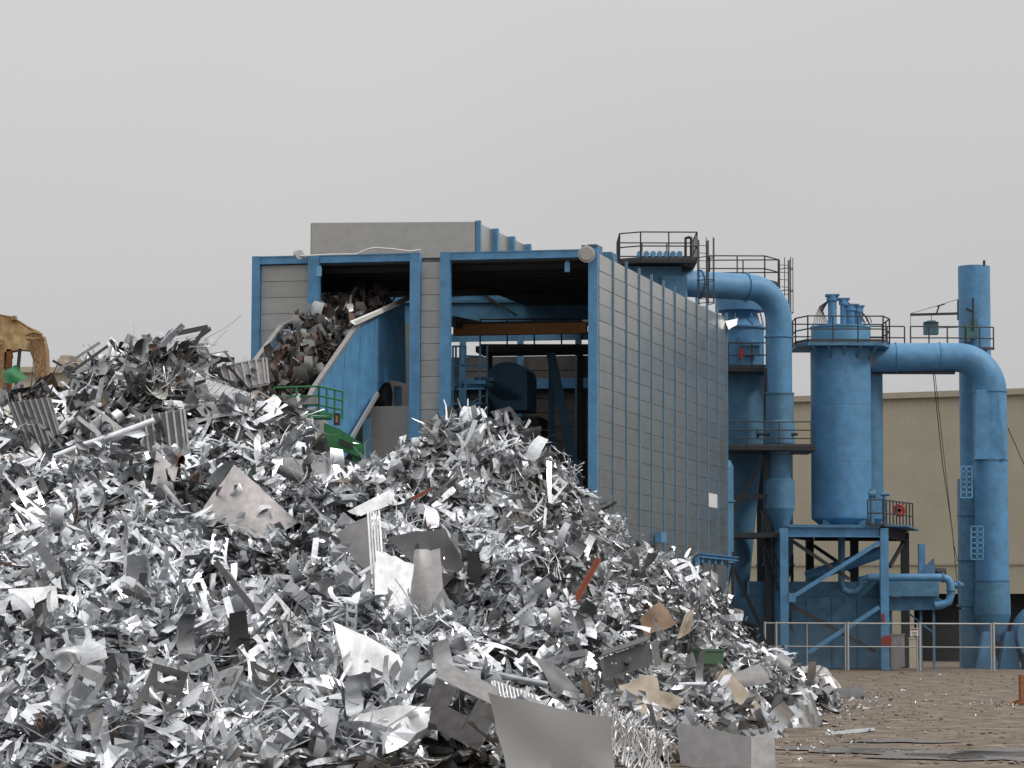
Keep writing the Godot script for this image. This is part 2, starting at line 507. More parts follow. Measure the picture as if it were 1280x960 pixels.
	obj("jamb", Shape.new().box(sr - up * 2.1 - out_side * 0.08, Vector3(0.22, 4.1, 0.14), sd), M.blue, t)
	obj("wall_bracket", Shape.new().box(FB + v * side_len * 0.385 + out_side * 0.25 + up * 4.75, Vector3(0.8, 0.35, 0.2), sd), M.blue, t)

	# things fixed to the front
	var lamp := thing("floodlight", "round grey floodlight at the top right corner of the open hall", "lamp", Vector3(2.35, 13.49, -85.60))
	var c := lamp.position
	obj("reflector_bowl", Shape.new().tube([c + Vector3(0, 0, -0.22), c + Vector3(0, 0, -0.1), c + Vector3(0, 0, 0.08)], [0.1, 0.2, 0.27], 24), M.galvanised, lamp)
	obj("glass", Shape.new().tube([c + Vector3(0, 0, 0.085), c + Vector3(0, 0, 0.11)], [0.24, 0.21], 24), M.grey_glass, lamp)
	obj("bracket", Shape.new().beam(c + Vector3(-0.15, 0.28, -0.1), c + Vector3(0.35, 0.28, -0.25), 0.06, 0.05).beam(c + Vector3(0, 0.28, -0.1), c + Vector3(0, 0.1, -0.12), 0.05, 0.05), M.dark_steel, lamp)
	var lamp2 := thing("junction_lamp", "small knotted grey lamp beside the second blue column", "lamp", Vector3(-6.93, 13.67, -87.40))
	c = lamp2.position
	obj("head", Shape.new().tube([c + Vector3(-0.1, 0.02, -0.1), c + Vector3(0.05, 0.0, 0.12)], [0.09, 0.15], 14), M.galvanised, lamp2)
	obj("bracket", Shape.new().beam(c + Vector3(-0.15, 0.1, 0), c + Vector3(0.12, 0.14, 0), 0.05, 0.05).beam(c + Vector3(0.1, 0.1, -0.05), c + Vector3(0.22, -0.05, -0.15), 0.05, 0.05), M.galvanised, lamp2)
	for k in [[Vector3(-6.24, 13.10, -87.20), "blue box lamp hanging in the left opening above the conveyor"], [Vector3(1.75, 13.16, -86.30), "blue box lamp hanging in the right opening near the floodlight"]]:
		var hl := thing("hanging_lamp", k[1], "lamp", k[0], "blue lamps hanging from the header beams")
		c = k[0]
		obj("housing", Shape.new().box(c, Vector3(0.16, 0.30, 0.16)).box(c + up * 0.17, Vector3(0.1, 0.06, 0.1)), M.blue_light, hl)
		obj("rod", Shape.new().tube([c + up * 0.2, c + up * 0.42], [0.015], 6), M.rail, hl)
	var cab := Shape.new().tube([Vector3(-6.85, 13.63, -87.30), Vector3(-5.83, 13.67, -87.20), Vector3(-5.02, 13.67, -87.10), Vector3(-4.71, 13.82, -87.10), Vector3(-4.46, 13.88, -87.10), Vector3(-3.88, 13.83, -87.00), Vector3(-3.31, 13.74, -86.90), Vector3(-2.95, 13.78, -86.80)], [0.025], 6)
	tag(obj("cable", cab, M.white, self, Vector3(-5.02, 13.67, -87.10)), "loose white cable looped over the header of the left opening", "cable")
	tag(obj("torn_sheet", crumple_from([Vector3(8.21, 13.41, -104.40), Vector3(8.72, 13.56, -104.60), Vector3(8.67, 13.32, -104.40), Vector3(8.34, 13.05, -104.20)], 4, 4, 0.12, 5, 0.006), M.s_zinc_white, self, Vector3(8.45, 13.32, -104.40)), "white torn plastic sheet caught on the rear corner of the clad wall", "sheet")
	tag(obj("flag_sheet", crumple_from([Vector3(2.24, 11.60, -87.50), Vector3(2.53, 11.63, -87.50), Vector3(2.53, 11.54, -87.40), Vector3(2.32, 11.55, -87.40)], 3, 3, 0.03, 6, 0.006), M.s_zinc_white, self, Vector3(2.40, 11.58, -87.50)), "small white scrap stuck inside the right column of the hall", "sheet")

	# inside: crane girder, platform with struts, stair cage, hood
	var cr := thing("crane_girder", "rusty orange crane girder across the inside of the open hall", "crane", Vector3(0.27, 11.79, -92.00))
	obj("girder", Shape.new().box(Vector3(0.27, 11.79, -92.00), Vector3(4.6, 0.40, 0.3), fr), M.orange, cr)
	obj("top_flange", Shape.new().box(Vector3(0.26, 11.99, -92.00), Vector3(4.6, 0.05, 0.5), fr), M.dark_steel, cr)
	obj("rail_beam", Shape.new().beam(Vector3(-1.98, 11.81, -90.00), Vector3(-1.18, 12.61, -99.00), 0.2, 0.35), M.dark_steel, cr)
	var pf := thing("inner_platform", "dark steel platform on slanted legs inside the right opening", "platform", Vector3(1.45, 4.05, -97.00))
	obj("deck", Shape.new().box(Vector3(0.91, 11.54, -97.00), Vector3(4.2, 0.22, 1.6), fr), M.dark_steel, pf)
	railing([Vector3(-1.14, 11.57, -96.20), Vector3(2.71, 11.52, -95.60)], 1.0, pf, M.rail)
	var bottom := func(q: Vector3) -> Vector3: return Vector3(q.x, 0.1, q.z)
	obj("leg", Shape.new().beam(Vector3(1.37, 11.45, -96.60), Vector3(2.69, 5.18, -96.60), 0.32, 0.30), M.blue_dull, pf)
	obj("leg", Shape.new().beam(Vector3(1.43, 11.51, -97.20), bottom.call(Vector3(1.44, 5.76, -97.20)), 0.24, 0.24), M.blue_dull, pf)
	obj("leg", Shape.new().beam(Vector3(2.43, 11.48, -96.90), bottom.call(Vector3(2.44, 5.76, -96.90)), 0.22, 0.22), M.dark_steel, pf)
	obj("leg", Shape.new().beam(Vector3(-0.81, 11.47, -96.90), bottom.call(Vector3(-0.78, 5.74, -96.90)), 0.22, 0.22), M.dark_steel, pf)
	var hd := thing("shredder_hood", "dark blue rounded machine hood behind the stair cage", "machine", Vector3(-0.26, 4.00, -95.00))
	var hc := Vector3(-0.17, 10.44, -95.00)
	var arc := []
	for k in 9:
		var a := PI * k / 8.0
		arc.append(hc + Vector3(-cos(a) * 0.7, sin(a) * 0.5, 0))
	arc.append(hc + Vector3(0.7, -1.2, 0)); arc.append(hc + Vector3(-0.7, -1.2, 0))
	obj("hood", Shape.new().slab(arc, Vector3(0.35, 0, -1.6)), M.blue_dull, hd)
	obj("base", Shape.new().box(Vector3(hc.x + 0.1, 4.5, hc.z - 0.8), Vector3(2.4, 9.0, 1.8), fr), M.dark_steel, hd)
	obj("chute", Shape.new().beam(hc + Vector3(-0.6, -1.0, 0.2), hc + Vector3(-2.0, -1.8, 0.6), 0.7, 0.7), M.dark_steel, hd)
	var stc := thing("stair_cage", "blue stair tower with handrails just inside the right opening", "stairs", Vector3(-1.43, 3.89, -90.00))
	for top in [Vector3(-1.97, 11.00, -90.00), Vector3(-1.73, 11.00, -90.00), Vector3(-1.55, 11.01, -90.00), Vector3(-1.07, 11.05, -90.40), Vector3(-0.84, 11.13, -91.20), Vector3(-1.91, 11.20, -92.00), Vector3(-1.09, 11.23, -92.20)]:
		obj("post", Shape.new().beam(Vector3(top.x, 0.1, top.z), top, 0.07, 0.07), M.blue, stc)
	for q in [[Vector3(-1.97, 10.98, -90.00), Vector3(-1.55, 10.98, -90.00)], [Vector3(-1.97, 10.34, -90.00), Vector3(-0.83, 10.40, -90.60)], [Vector3(-2.07, 9.67, -90.00), Vector3(-1.07, 9.71, -90.40)], [Vector3(-1.97, 9.68, -90.10), Vector3(-0.75, 9.73, -91.00)], [Vector3(-2.07, 9.06, -90.00), Vector3(-1.54, 9.06, -90.00)], [Vector3(-1.55, 10.66, -90.00), Vector3(-0.97, 10.68, -90.50)]]:
		obj("cross_rail", Shape.new().beam(q[0], q[1], 0.05, 0.06), M.blue, stc)
	obj("landing", Shape.new().box(Vector3(-1.40, 9.80, -90.90), Vector3(1.3, 0.12, 1.4), fr), M.blue_light, stc)
	obj("flight", Shape.new().beam(Vector3(-0.94, 9.99, -91.20), Vector3(0.00, 9.57, -94.00), 0.7, 0.14), M.blue_dull, stc)
	obj("lower_landing", Shape.new().box(Vector3(-1.47, 9.10, -90.90), Vector3(1.2, 0.1, 1.3), fr), M.blue_dull, stc)

# ---- the feed conveyor --------------------------------------------------------------------------
func conveyor() -> void:
	var R1 := Vector3(-5.93, 8.97, -82.00)
	var axis := Vector3(0.287, 0, -0.958)
	var across := Vector3(-0.958, 0, -0.287)
	var up := Vector3.UP
	var t := thing("feed_conveyor", "blue walled inclined conveyor carrying scrap up into the hall", "conveyor", Vector3(R1.x, 0, R1.z))
	# side outline: s along the axis, h height
	var rim := [Vector2(-0.6, 8.55), Vector2(0, 9.0), Vector2(3.66, 11.22), Vector2(8.6, 12.62)]
	var side := [Vector2(-0.6, 8.55), Vector2(0, 9.0), Vector2(3.66, 11.22), Vector2(8.2, 12.5), Vector2(8.4, 9.75), Vector2(7.0, 9.75), Vector2(6.1, 9.55), Vector2(5.2, 9.0), Vector2(2.9, 7.1), Vector2(0.0, 5.6), Vector2(-0.6, 5.6)]
	var to3 := func(q: Vector2, w: float) -> Vector3: return Vector3(R1.x, 0, R1.z) + axis * q.x + across * w + up * q.y
	var poly := PackedVector2Array(side)
	# the near wall is made of plates with open seams
	var cuts := [-1.0, 1.6, 2.8, 4.1, 5.4, 9.0]
	for i in 5:
		var strip := PackedVector2Array([Vector2(cuts[i] + 0.015 - 1.2, 4), Vector2(cuts[i + 1] - 0.015 - 1.2, 4), Vector2(cuts[i + 1] - 0.015 + 0.3, 14), Vector2(cuts[i] + 0.015 + 0.3, 14)])
		if i == 0: strip[0].x = -3; strip[3].x = -3
		if i == 4: strip[1].x = 12; strip[2].x = 12
		for q in Geometry2D.intersect_polygons(poly, strip):
			var o := []
			for e in q: o.append(to3.call(e, 0.0))
			obj("side_plate", Shape.new().slab(o, across * 0.05), M.blue, t)
	var back := []
	for e in Geometry2D.offset_polygon(poly, -0.05)[0]: back.append(to3.call(e, 0.07))
	obj("side_frame", Shape.new().slab(back, across * 0.06), M.dark_steel, t)
	var far_side := []
	for e in side: far_side.append(to3.call(e, 2.55))
	obj("side_plate", Shape.new().slab(far_side, across * 0.08), M.blue, t)
	for w in [0.0, 2.6]:
		var sh := Shape.new()
		for i in 3:
			sh.beam(to3.call(rim[i], w), to3.call(rim[i + 1], w), 0.16, 0.10)
		obj("rim", sh, M.s_grey_sheet, t)
	var fl := Shape.new()
	for i in 3:
		fl.flat(to3.call(rim[i] - Vector2(0, 0.75), 0.1), to3.call(rim[i + 1] - Vector2(0, 0.75), 0.1), to3.call(rim[i + 1] - Vector2(0, 0.75), 2.5), to3.call(rim[i] - Vector2(0, 0.75), 2.5), up)
	obj("belt", fl, M.dark_steel, t)
	# worn liner plate lying on the near rim, pale
	var lp := [Vector3(-5.02, 11.27, -85.20), Vector3(-4.88, 11.15, -85.00), Vector3(-4.35, 11.59, -86.40), Vector3(-3.50, 12.47, -90.00), Vector3(-3.56, 12.61, -90.20), Vector3(-4.30, 11.79, -86.80)]
	obj("liner_plate", Shape.new().slab(lp, Vector3(-0.1, 0.02, -0.05)), M.white, t)
	# inclined stringer under the wall, and the legs
	obj("stringer", Shape.new().beam(Vector3(-4.29, 9.11, -86.60), Vector3(-5.01, 7.47, -84.20), 0.08, 0.14), M.galvanised, t)
	for s in [1.0, 5.0, 8.0]:
		for w in [0.15, 2.4]:
			var a: Vector3 = to3.call(Vector2(s, 0.05), w)
			obj("leg", Shape.new().beam(a, a + up * (6.2 + s * 0.42), 0.25, 0.25), M.blue_dull, t)
	obj("tail_pulley", Shape.new().tube([to3.call(Vector2(6.9, 9.2), 0.1), to3.call(Vector2(6.9, 9.2), 2.5)], [0.45], 20), M.black, t)
	heap_on_belt(to3, rim)

# ---- dust plant to the right --------------------------------------------------------------------
func bend(c: Vector3, from: Vector3, to: Vector3, r: float, k := 10) -> Array:   # quarter turn round c
	var o := []
	for i in k + 1:
		var a := PI * 0.5 * i / k
		o.append(c + from * cos(a) * r + to * sin(a) * r)
	return o
func flange(a: Vector3, d: Vector3, r: float, parent: Node, m: Material) -> void:
	obj("flange", Shape.new().tube([a - d * 0.035, a + d * 0.035], [r], 28), m, parent)

func plant() -> void:
	var up := Vector3.UP
	var fwd := Vector3(0, 0, 1)
	# square filter tower behind the clad wall, with a railed roof deck
	var t := thing("filter_tower", "square blue filter tower with railed roof deck behind the clad wall", "tower", Vector3(5.75, 0, -107))
	var y1: float = Vector3(5.64, 15.82, -106.00).y
	obj("body", Shape.new().box(Vector3(5.6, y1 * 0.5, -107), Vector3(2.1, y1 - 0.1, 2.0)), M.blue_dull, t)
	obj("shoulder", Shape.new().box(Vector3(6.35, y1 - 1.05, -106.6), Vector3(1.0, 1.2, 1.6)), M.blue_dull, t)
	obj("deck", Shape.new().slab([Vector3(4.2, y1, -105.8), Vector3(5.0, y1, -105.3), Vector3(7.2, y1, -105.3), Vector3(7.2, y1, -108.4), Vector3(4.2, y1, -108.4)], up * 0.12), M.dark_steel, t)
	railing([Vector3(4.2, y1 + 0.1, -108.4), Vector3(4.2, y1 + 0.1, -105.8), Vector3(5.0, y1 + 0.1, -105.3), Vector3(7.2, y1 + 0.1, -105.3), Vector3(7.2, y1 + 0.1, -108.4), Vector3(4.2, y1 + 0.1, -108.4)], 1.1, t, M.rail, false, 1.0, 0.028)
	for k in 7:
		var a := Vector3(5.0 + k * 0.26, y1 + 0.3, -106.0)
		obj("cleaning_valve", Shape.new().tube([a - up * 0.18, a + up * 0.10], [0.09], 10).tube([a + up * 0.12 + fwd * 0.1, a + up * 0.12 - fwd * 0.12], [0.12], 10), M.blue_light, t)
	caged_ladder(Vector3(7.45, y1 - 2.2, -105.5), 3.1, 0.4, Vector3(0.5, 0, 0.866), t, M.rail, 0.6)
	obj("standpipe", Shape.new().tube([Vector3(6.76, 15.71, -105.40), Vector3(6.76, 16.79, -105.40), Vector3(6.89, 16.83, -105.40), Vector3(6.98, 16.79, -105.40), Vector3(6.98, 15.72, -105.40)], [0.06], 8), M.black, t)
	# big elbow duct from the tower
	var d := thing("elbow_duct", "big blue round duct running right from the filter tower and turning down", "duct", Vector3(11.25, 0, -108.6))
	var r := 0.53
	var s0 := Vector3(6.3, 15.24, -107.0)
	var zc := -108.6
	var dirv := (Vector3(9.9, 15.24, zc) - s0).normalized()
	var b0 := s0 + dirv * 3.55
	var flat_dir := dirv
	var cc := b0 - up * 1.3
	var pts := [s0, s0 + dirv * 1.2, b0 - dirv * 0.02]
	pts.append_array(bend(cc, up, flat_dir, 1.3, 12))
	var vx := cc + flat_dir * 1.3
	pts.append(Vector3(vx.x, 11.0, vx.z))
	obj("pipe", Shape.new().tube(pts, [r], 36), M.blue, d)
	flange(s0 + dirv * 1.25, dirv, r + 0.06, d, M.blue)
	flange(b0 - dirv * 0.2, dirv, r + 0.06, d, M.blue)
	flange(Vector3(vx.x, 13.3, vx.z), up, r + 0.05, d, M.blue)
	flange(Vector3(vx.x, 11.0, vx.z), up, r + 0.09, d, M.blue_dull)
	obj("lower_pipe", Shape.new().lathe(Vector3(vx.x, 0, vx.z), [[r + 0.06, 11.0], [r + 0.07, 9.9], [r + 0.10, 9.85], [r + 0.10, 9.0], [0.46, 8.6]], 28), M.blue_dull, d)
	obj("drop_leg", Shape.new().lathe(Vector3(vx.x, 0, vx.z), [[0.46, 8.6], [0.46, 7.6], [0.62, 7.5], [0.62, 6.4], [0.3, 5.5], [0.3, 0.2]], 28), M.blue_dull, d)
	obj("damper_shaft", Shape.new().tube([Vector3(vx.x - 0.9, 9.35, vx.z + 0.4), Vector3(vx.x + 0.7, 9.35, vx.z + 0.4)], [0.06], 8).tube([Vector3(vx.x - 0.95, 9.35, vx.z + 0.4), Vector3(vx.x - 0.85, 9.35, vx.z + 0.4)], [0.16], 12), M.dark_steel, d)
	# cyclone with shoulder cone
	var cy := thing("cyclone", "blue round cyclone with waist and dark cone below the elbow duct", "cyclone", Vector3(9.35, 0, -111))
	var cb := Vector3(9.35, 0, -111)
	obj("top_drum", Shape.new().lathe(cb, [[0.0, 15.7], [1.02, 15.7], [1.02, 14.55], [0.72, 14.5], [0.72, 14.2], [0.98, 13.9], [0.98, 12.2]], 40), M.blue, cy)
	for k in 8:
		var a := TAU * k / 8.0 + 0.3
		var o := cb + Vector3(cos(a), 0, sin(a)) * 0.85
		obj("fin", Shape.new().beam(o + up * 14.45, o + Vector3(cos(a), 0, sin(a)) * 0.12 + up * 13.95, 0.05, 0.06), M.blue_light, cy)
	flange(cb + up * 13.85, up, 1.05, cy, M.blue_dull)
	obj("body", Shape.new().lathe(cb, [[0.98, 12.2], [0.98, 9.6], [0.35, 3.5], [0.35, 1.2]], 40), M.blue_dull, cy)
	obj("access_door", Shape.new().box(cb + Vector3(0.35, 12.9, 0.98), Vector3(0.7, 0.5, 0.16)).tube([cb + Vector3(-0.15, 12.5, 1.02), cb + Vector3(-0.15, 13.4, 1.02)], [0.05], 8).tube([cb + Vector3(0.0, 13.05, 1.08), cb + Vector3(0.75, 13.05, 1.08)], [0.03], 6), M.blue_dull, cy)
	obj("deck", Shape.new().box(Vector3(9.2, 12.0, -110.3), Vector3(2.9, 0.16, 2.2)), M.dark_steel, cy)
	railing([Vector3(7.8, 12.08, -109.2), Vector3(10.6, 12.08, -109.2)], 1.0, cy, M.rail, false, 1.0, 0.028)
	obj("extinguisher", Shape.new().tube([Vector3(9.22, 12.83, -109.10), Vector3(9.22, 12.44, -109.10)], [0.09], 12), M.red, cy)
	railing([Vector3(8.05, 15.7, -110.2), Vector3(10.3, 15.7, -110.2), Vector3(11.0, 15.7, -111.4), Vector3(8.05, 15.7, -111.6), Vector3(8.05, 15.7, -110.2)], 1.05, cy, M.rail, false, 1.4, 0.028)
	obj("top_deck", Shape.new().slab([Vector3(8.05, 15.62, -110.2), Vector3(10.3, 15.62, -110.2), Vector3(11.0, 15.62, -111.4), Vector3(8.05, 15.62, -111.6)], up * 0.08), M.dark_steel, cy)
	caged_ladder(Vector3(11.1, 12.0, -110.4), 4.6, 0.4, Vector3(0.3, 0, 0.95), cy, M.rail, 2.4)
	# steelwork under cyclone and duct
	var sw := thing("steel_tower", "dark steel tower with walkways and stairs under the cyclone", "tower", Vector3(9.8, 0, -109.5))
	for q in [[8.3, -108.6], [10.25, -108.9], [10.25, -112.2], [8.3, -112.2]]:
		obj("column", Shape.new().ibeam(Vector3(q[0], 0, q[1]), Vector3(q[0], 12.0, q[1]), 0.26, 0.26, 0.03), M.dark_steel, sw)
	obj("walkway", Shape.new().box(Vector3(10.0, 8.75, -109.4), Vector3(4.2, 0.16, 3.0)), M.dark_steel, sw)
	railing([Vector3(8.1, 8.8, -107.9), Vector3(11.9, 8.8, -107.9)], 1.0, sw, M.rail, false, 1.1, 0.028, 3)
	obj("walkway", Shape.new().box(Vector3(9.4, 5.3, -109.3), Vector3(2.6, 0.2, 2.2)), M.dark_steel, sw)
	for q in [[8.3, 5.2, 10.25, 1.0], [10.25, 8.6, 8.3, 5.4]]:
		obj("brace", Shape.new().beam(Vector3(q[0], q[1], -108.75), Vector3(q[2], q[3], -108.75), 0.12, 0.14), M.dark_steel, sw)
	obj("beam", Shape.new().box(Vector3(9.4, 6.85, -108.8), Vector3(2.4, 0.2, 0.2)), M.dark_steel, sw)
	var st := Shape.new()
	for k in 9:
		st.box(Vector3(10.0 + k * 0.13, 5.35 - k * 0.42, -109.0), Vector3(0.26, 0.05, 0.7))
	st.beam(Vector3(9.95, 5.4, -108.6), Vector3(11.2, 1.5, -108.6), 0.05, 0.2)
	st.beam(Vector3(9.95, 6.3, -108.6), Vector3(11.2, 2.4, -108.6), 0.04, 0.05)
	for k in 5:
		st.beam(Vector3(10.0 + k * 0.28, 5.2 - k * 0.88, -108.6), Vector3(10.0 + k * 0.28, 6.2 - k * 0.88, -108.6), 0.04, 0.04)
	obj("stair_flight", st, M.dark_steel, sw)
	# hopper vessels packed between the hall and the silo
	for q in [[Vector3(10.9, 0, -112.6), 0.75, 10.9, "blue hopper vessel tucked behind the drop leg of the elbow duct"], [Vector3(8.2, 0, -107.2), 0.55, 8.2, "narrow blue hopper vessel close beside the rear corner of the hall"]]:
		var hv := thing("hopper_vessel", q[3], "vessel", q[0], "hopper vessels under the walkways")
		var hb0: Vector3 = q[0]
		obj("shell", Shape.new().lathe(hb0, [[0.0, q[2]], [q[1] * 0.8, q[2]], [q[1], q[2] - 0.25], [q[1], 4.2], [0.2, 2.4], [0.2, 0.1]], 32), M.blue_dull, hv)
		flange(hb0 + up * (q[2] - 1.6), up, q[1] + 0.06, hv, M.blue_dull)
		flange(hb0 + up * 4.2, up, q[1] + 0.06, hv, M.blue_dull)
		for k in 3:
			var a := TAU * k / 3.0 + 0.5
			var o: Vector3 = Vector3(cos(a), 0, sin(a)) * q[1]
			obj("leg", Shape.new().beam(hb0 + o, hb0 + o + up * 4.6, 0.12, 0.12), M.dark_steel, hv)
	# scrubber silo on its frame
	var si := thing("scrubber_silo", "tall blue cylindrical silo with a railed top platform on a steel frame", "silo", Vector3(13.46, 5.75, -111))
	var sb := Vector3(13.46, 0, -111)
	obj("shell", Shape.new().lathe(sb, [[0.5, 5.75], [0.9, 5.80], [1.21, 6.05], [1.225, 6.15], [1.225, 13.0], [0.0, 13.0]], 56), M.blue, si)
	for k in [8.4, 10.7]:
		obj("weld_seam", Shape.new().lathe(sb, [[1.226, k], [1.234, k + 0.015], [1.226, k + 0.03]], 56), M.blue, si)
	for k in 4:
		var a := TAU * (k + 0.5) / 4.0
		obj("foot", Shape.new().box(sb + Vector3(cos(a) * 1.0, 5.82, sin(a) * 1.0), Vector3(0.3, 0.34, 0.3)), M.blue_dull, si)
	var dk := []
	for q in [[-1.9, 0.6], [-1.5, 1.55], [1.55, 1.55], [1.95, 0.5], [1.95, -1.6], [-1.9, -1.6]]:
		dk.append(sb + Vector3(q[0], 13.02, q[1]))
	obj("deck", Shape.new().slab(dk, up * 0.14), M.blue_dull, si)
	for k in 5:
		obj("bracket", Shape.new().beam(sb + Vector3(-1.3 + k * 0.65, 12.98, 1.5), sb + Vector3(-1.0 + k * 0.5, 12.5, 1.0), 0.07, 0.09), M.blue_dull, si)
	var rp := []
	for q in dk: rp.append(q + up * 0.14)
	rp.append(rp[0])
	railing(rp, 1.05, si, M.rail, false, 0.95, 0.03)
	obj("top_drum", Shape.new().lathe(sb, [[1.2, 13.16], [1.2, 13.85], [1.25, 13.86], [1.25, 13.92], [0, 13.95]], 48), M.blue_light, si)
	for q in [[-0.35, 0.24, 1.25], [0.12, 0.20, 1.1], [0.42, 0.26, 0.85], [0.72, 0.20, 0.8]]:
		var a := sb + Vector3(q[0], 13.92, 0.25)
		var cy2 := obj("valve_cylinder", Shape.new().lathe(a, [[q[1] * 0.75, 0], [q[1] * 0.75, q[2] - 0.22], [q[1], q[2] - 0.2], [q[1], q[2]], [0, q[2]]], 16), M.blue, si)
		obj("cap", Shape.new().box(a + up * (q[2] + 0.03), Vector3(q[1] * 2.3, 0.07, q[1] * 2.0)), M.blue_dull, cy2)
	var hose := Shape.new()
	for k in 9:
		var a := sb + Vector3(-0.45 - k * 0.02, 15.02 - k * 0.03, 0.3 - k * 0.05)
		var b := sb + Vector3(-1.15 + k * 0.10, 13.95, 0.5 - k * 0.08)
		hose.tube([a, a.lerp(b, 0.35) + Vector3(-0.18, 0.10, 0), a.lerp(b, 0.75) + Vector3(-0.12, 0.05, 0), b], [0.014], 5)
	for k in 7:
		var a := sb + Vector3(0.15 + k * 0.12, 15.0 - k * 0.1, 0.3)
		var b := sb + Vector3(0.85 + k * 0.07, 14.1 - (k % 3) * 0.1, 0.55 - k * 0.1)
		hose.tube([a, a.lerp(b, 0.4) + Vector3(0.14, 0.06, 0), a.lerp(b, 0.8) + Vector3(0.10, 0, 0), b], [0.018], 5)
	obj("hose_bundle", hose, M.rail, si)
	var sc := thing("side_vessel", "slim blue vessel standing close behind the silo on its right", "vessel", Vector3(14.75, 5.7, -112.4))
	obj("shell", Shape.new().lathe(Vector3(14.75, 0, -112.4), [[0.3, 5.7], [0.62, 6.1], [0.62, 12.2], [0.3, 12.4]], 32), M.blue_dull, sc)
	flange(Vector3(14.75, 6.4, -112.4), up, 0.68, sc, M.blue_dull)
	# support frame
	var fm := thing("support_frame", "blue steel frame with diagonal braces carrying the silo", "frame", Vector3(13.2, 0, -109))
	var ly: float = Vector3(12.97, 5.41, -107.50).y
	var L := [Vector3(10.72, 4.29, -107.20), Vector3(14.66, 4.31, -107.20), Vector3(12.37, 4.42, -113.00), Vector3(14.17, 4.42, -112.60), Vector3(16.26, 4.43, -112.60)]
	for k in 5:
		var q: Vector3 = L[k]
		obj("leg", Shape.new().ibeam(Vector3(q.x, 0, q.z), Vector3(q.x, ly + 0.15, q.z), 0.32, 0.32, 0.05), M.blue if k < 2 else M.dark_steel, fm)
	obj("front_beam", Shape.new().ibeam(Vector3(L[0].x + 0.17, ly, L[0].z), Vector3(L[1].x - 0.17, ly, L[1].z), 0.3, 0.42, 0.04), M.blue, fm)
	obj("beam", Shape.new().ibeam(Vector3(L[1].x, ly, L[1].z - 0.17), Vector3(L[4].x, ly, L[4].z + 0.17), 0.26, 0.40, 0.04), M.dark_steel, fm)
	obj("beam", Shape.new().ibeam(Vector3(L[0].x, ly, L[0].z - 0.17), Vector3(L[2].x, ly, L[2].z + 0.17), 0.26, 0.40, 0.04), M.dark_steel, fm)
	obj("beam", Shape.new().ibeam(Vector3(L[2].x + 0.17, ly, -112.8), Vector3(L[4].x - 0.17, ly, -112.8), 0.26, 0.40, 0.04), M.dark_steel, fm)
	obj("deck", Shape.new().slab([Vector3(L[0].x + 0.1, ly + 0.22, L[0].z + 0.1), Vector3(L[1].x + 0.9, ly + 0.22, L[1].z + 0.1), Vector3(L[4].x + 0.6, ly + 0.22, L[4].z), Vector3(L[2].x - 0.3, ly + 0.22, L[2].z)], up * 0.06), M.blue_dull, fm)
	for q in [[Vector3(10.90, 2.76, -107.10), Vector3(14.46, 5.00, -107.10)], [Vector3(11.64, 0.67, -107.10), Vector3(14.44, 2.46, -107.10)]]:
		obj("brace", Shape.new().beam(q[0], q[1], 0.12, 0.16), M.blue, fm)
	for q in [[Vector3(11.06, 5.06, -107.40), Vector3(13.32, 3.55, -107.40)], [Vector3(12.48, 5.01, -112.50), Vector3(14.09, 3.92, -112.50)], [Vector3(10.99, 2.54, -107.40), Vector3(14.31, 0.73, -107.40)], [Vector3(15.06, 4.08, -108.50), Vector3(16.08, 5.07, -112.00)]]:
		obj("brace", Shape.new().beam(q[0], q[1], 0.12, 0.14), M.dark_steel, fm)
	obj("gusset", Shape.new().box(Vector3(11.02, 2.82, -107.05), Vector3(0.28, 0.35, 0.08)), M.blue, fm)
	# small valve deck on the right end of the frame
	var va := Vector3(14.04, 5.56, -107.00)
	railing([Vector3(14.01, 5.62, -107.00), Vector3(14.60, 5.62, -106.90), Vector3(16.29, 5.62, -110.50)], 1.05, fm, M.rail, false, 0.45, 0.03)
	obj("valve_pipe", Shape.new().tube([Vector3(14.22, 5.67, -107.40), Vector3(14.23, 7.09, -107.40)], [0.10], 12).tube([Vector3(14.11, 6.90, -107.40), Vector3(14.36, 6.90, -107.40)], [0.16], 12).tube([Vector3(14.78, 5.68, -107.80), Vector3(14.79, 6.85, -107.80)], [0.08], 12).tube([Vector3(14.64, 6.92, -107.80), Vector3(14.98, 6.92, -107.80)], [0.07], 12), M.blue_dull, fm)
	var wheel := []
	for k in 17:
		var a := TAU * k / 16.0
		wheel.append(Vector3(15.50, 6.33, -108.80) + Vector3(cos(a), sin(a), 0) * 0.20)
	obj("hand_wheel", Shape.new().tube(wheel, [0.06], 8).box(Vector3(15.50, 6.33, -108.80), Vector3(0.3, 0.12, 0.1)).box(Vector3(15.50, 6.33, -108.80), Vector3(0.12, 0.3, 0.1)), M.red, fm)
	obj("drop_pipe", Shape.new().tube([Vector3(13.21, 5.24, -109.00), Vector3(13.20, 3.45, -109.00), Vector3(13.26, 3.16, -109.00), Vector3(13.49, 3.03, -109.00), Vector3(13.78, 3.10, -109.00), Vector3(13.94, 3.32, -109.00), Vector3(13.97, 3.58, -109.00), Vector3(14.29, 3.64, -109.00)], [0.14], 14), M.blue_dull, fm)
	obj("screw_tube", Shape.new().tube([Vector3(11.96, 3.66, -110.50), Vector3(15.21, 4.77, -110.50)], [0.25], 16), M.blue, fm)
	obj("warning_disc", Shape.new().tube([Vector3(14.69, 1.15, -106.90), Vector3(14.67, 1.15, -106.80)], [0.21], 20), M.red, fm)
	obj("notice", Shape.new().box(Vector3(14.58, 2.02, -106.98), Vector3(0.11, 0.36, 0.03)), M.red, fm)
	# process tank below
	var tk := thing("process_tank", "low blue panelled tank behind the chain-link fence", "tank", Vector3(13.0, 0, -110))
	var x0: float = Vector3(8.76, 2.41, -109.50).x
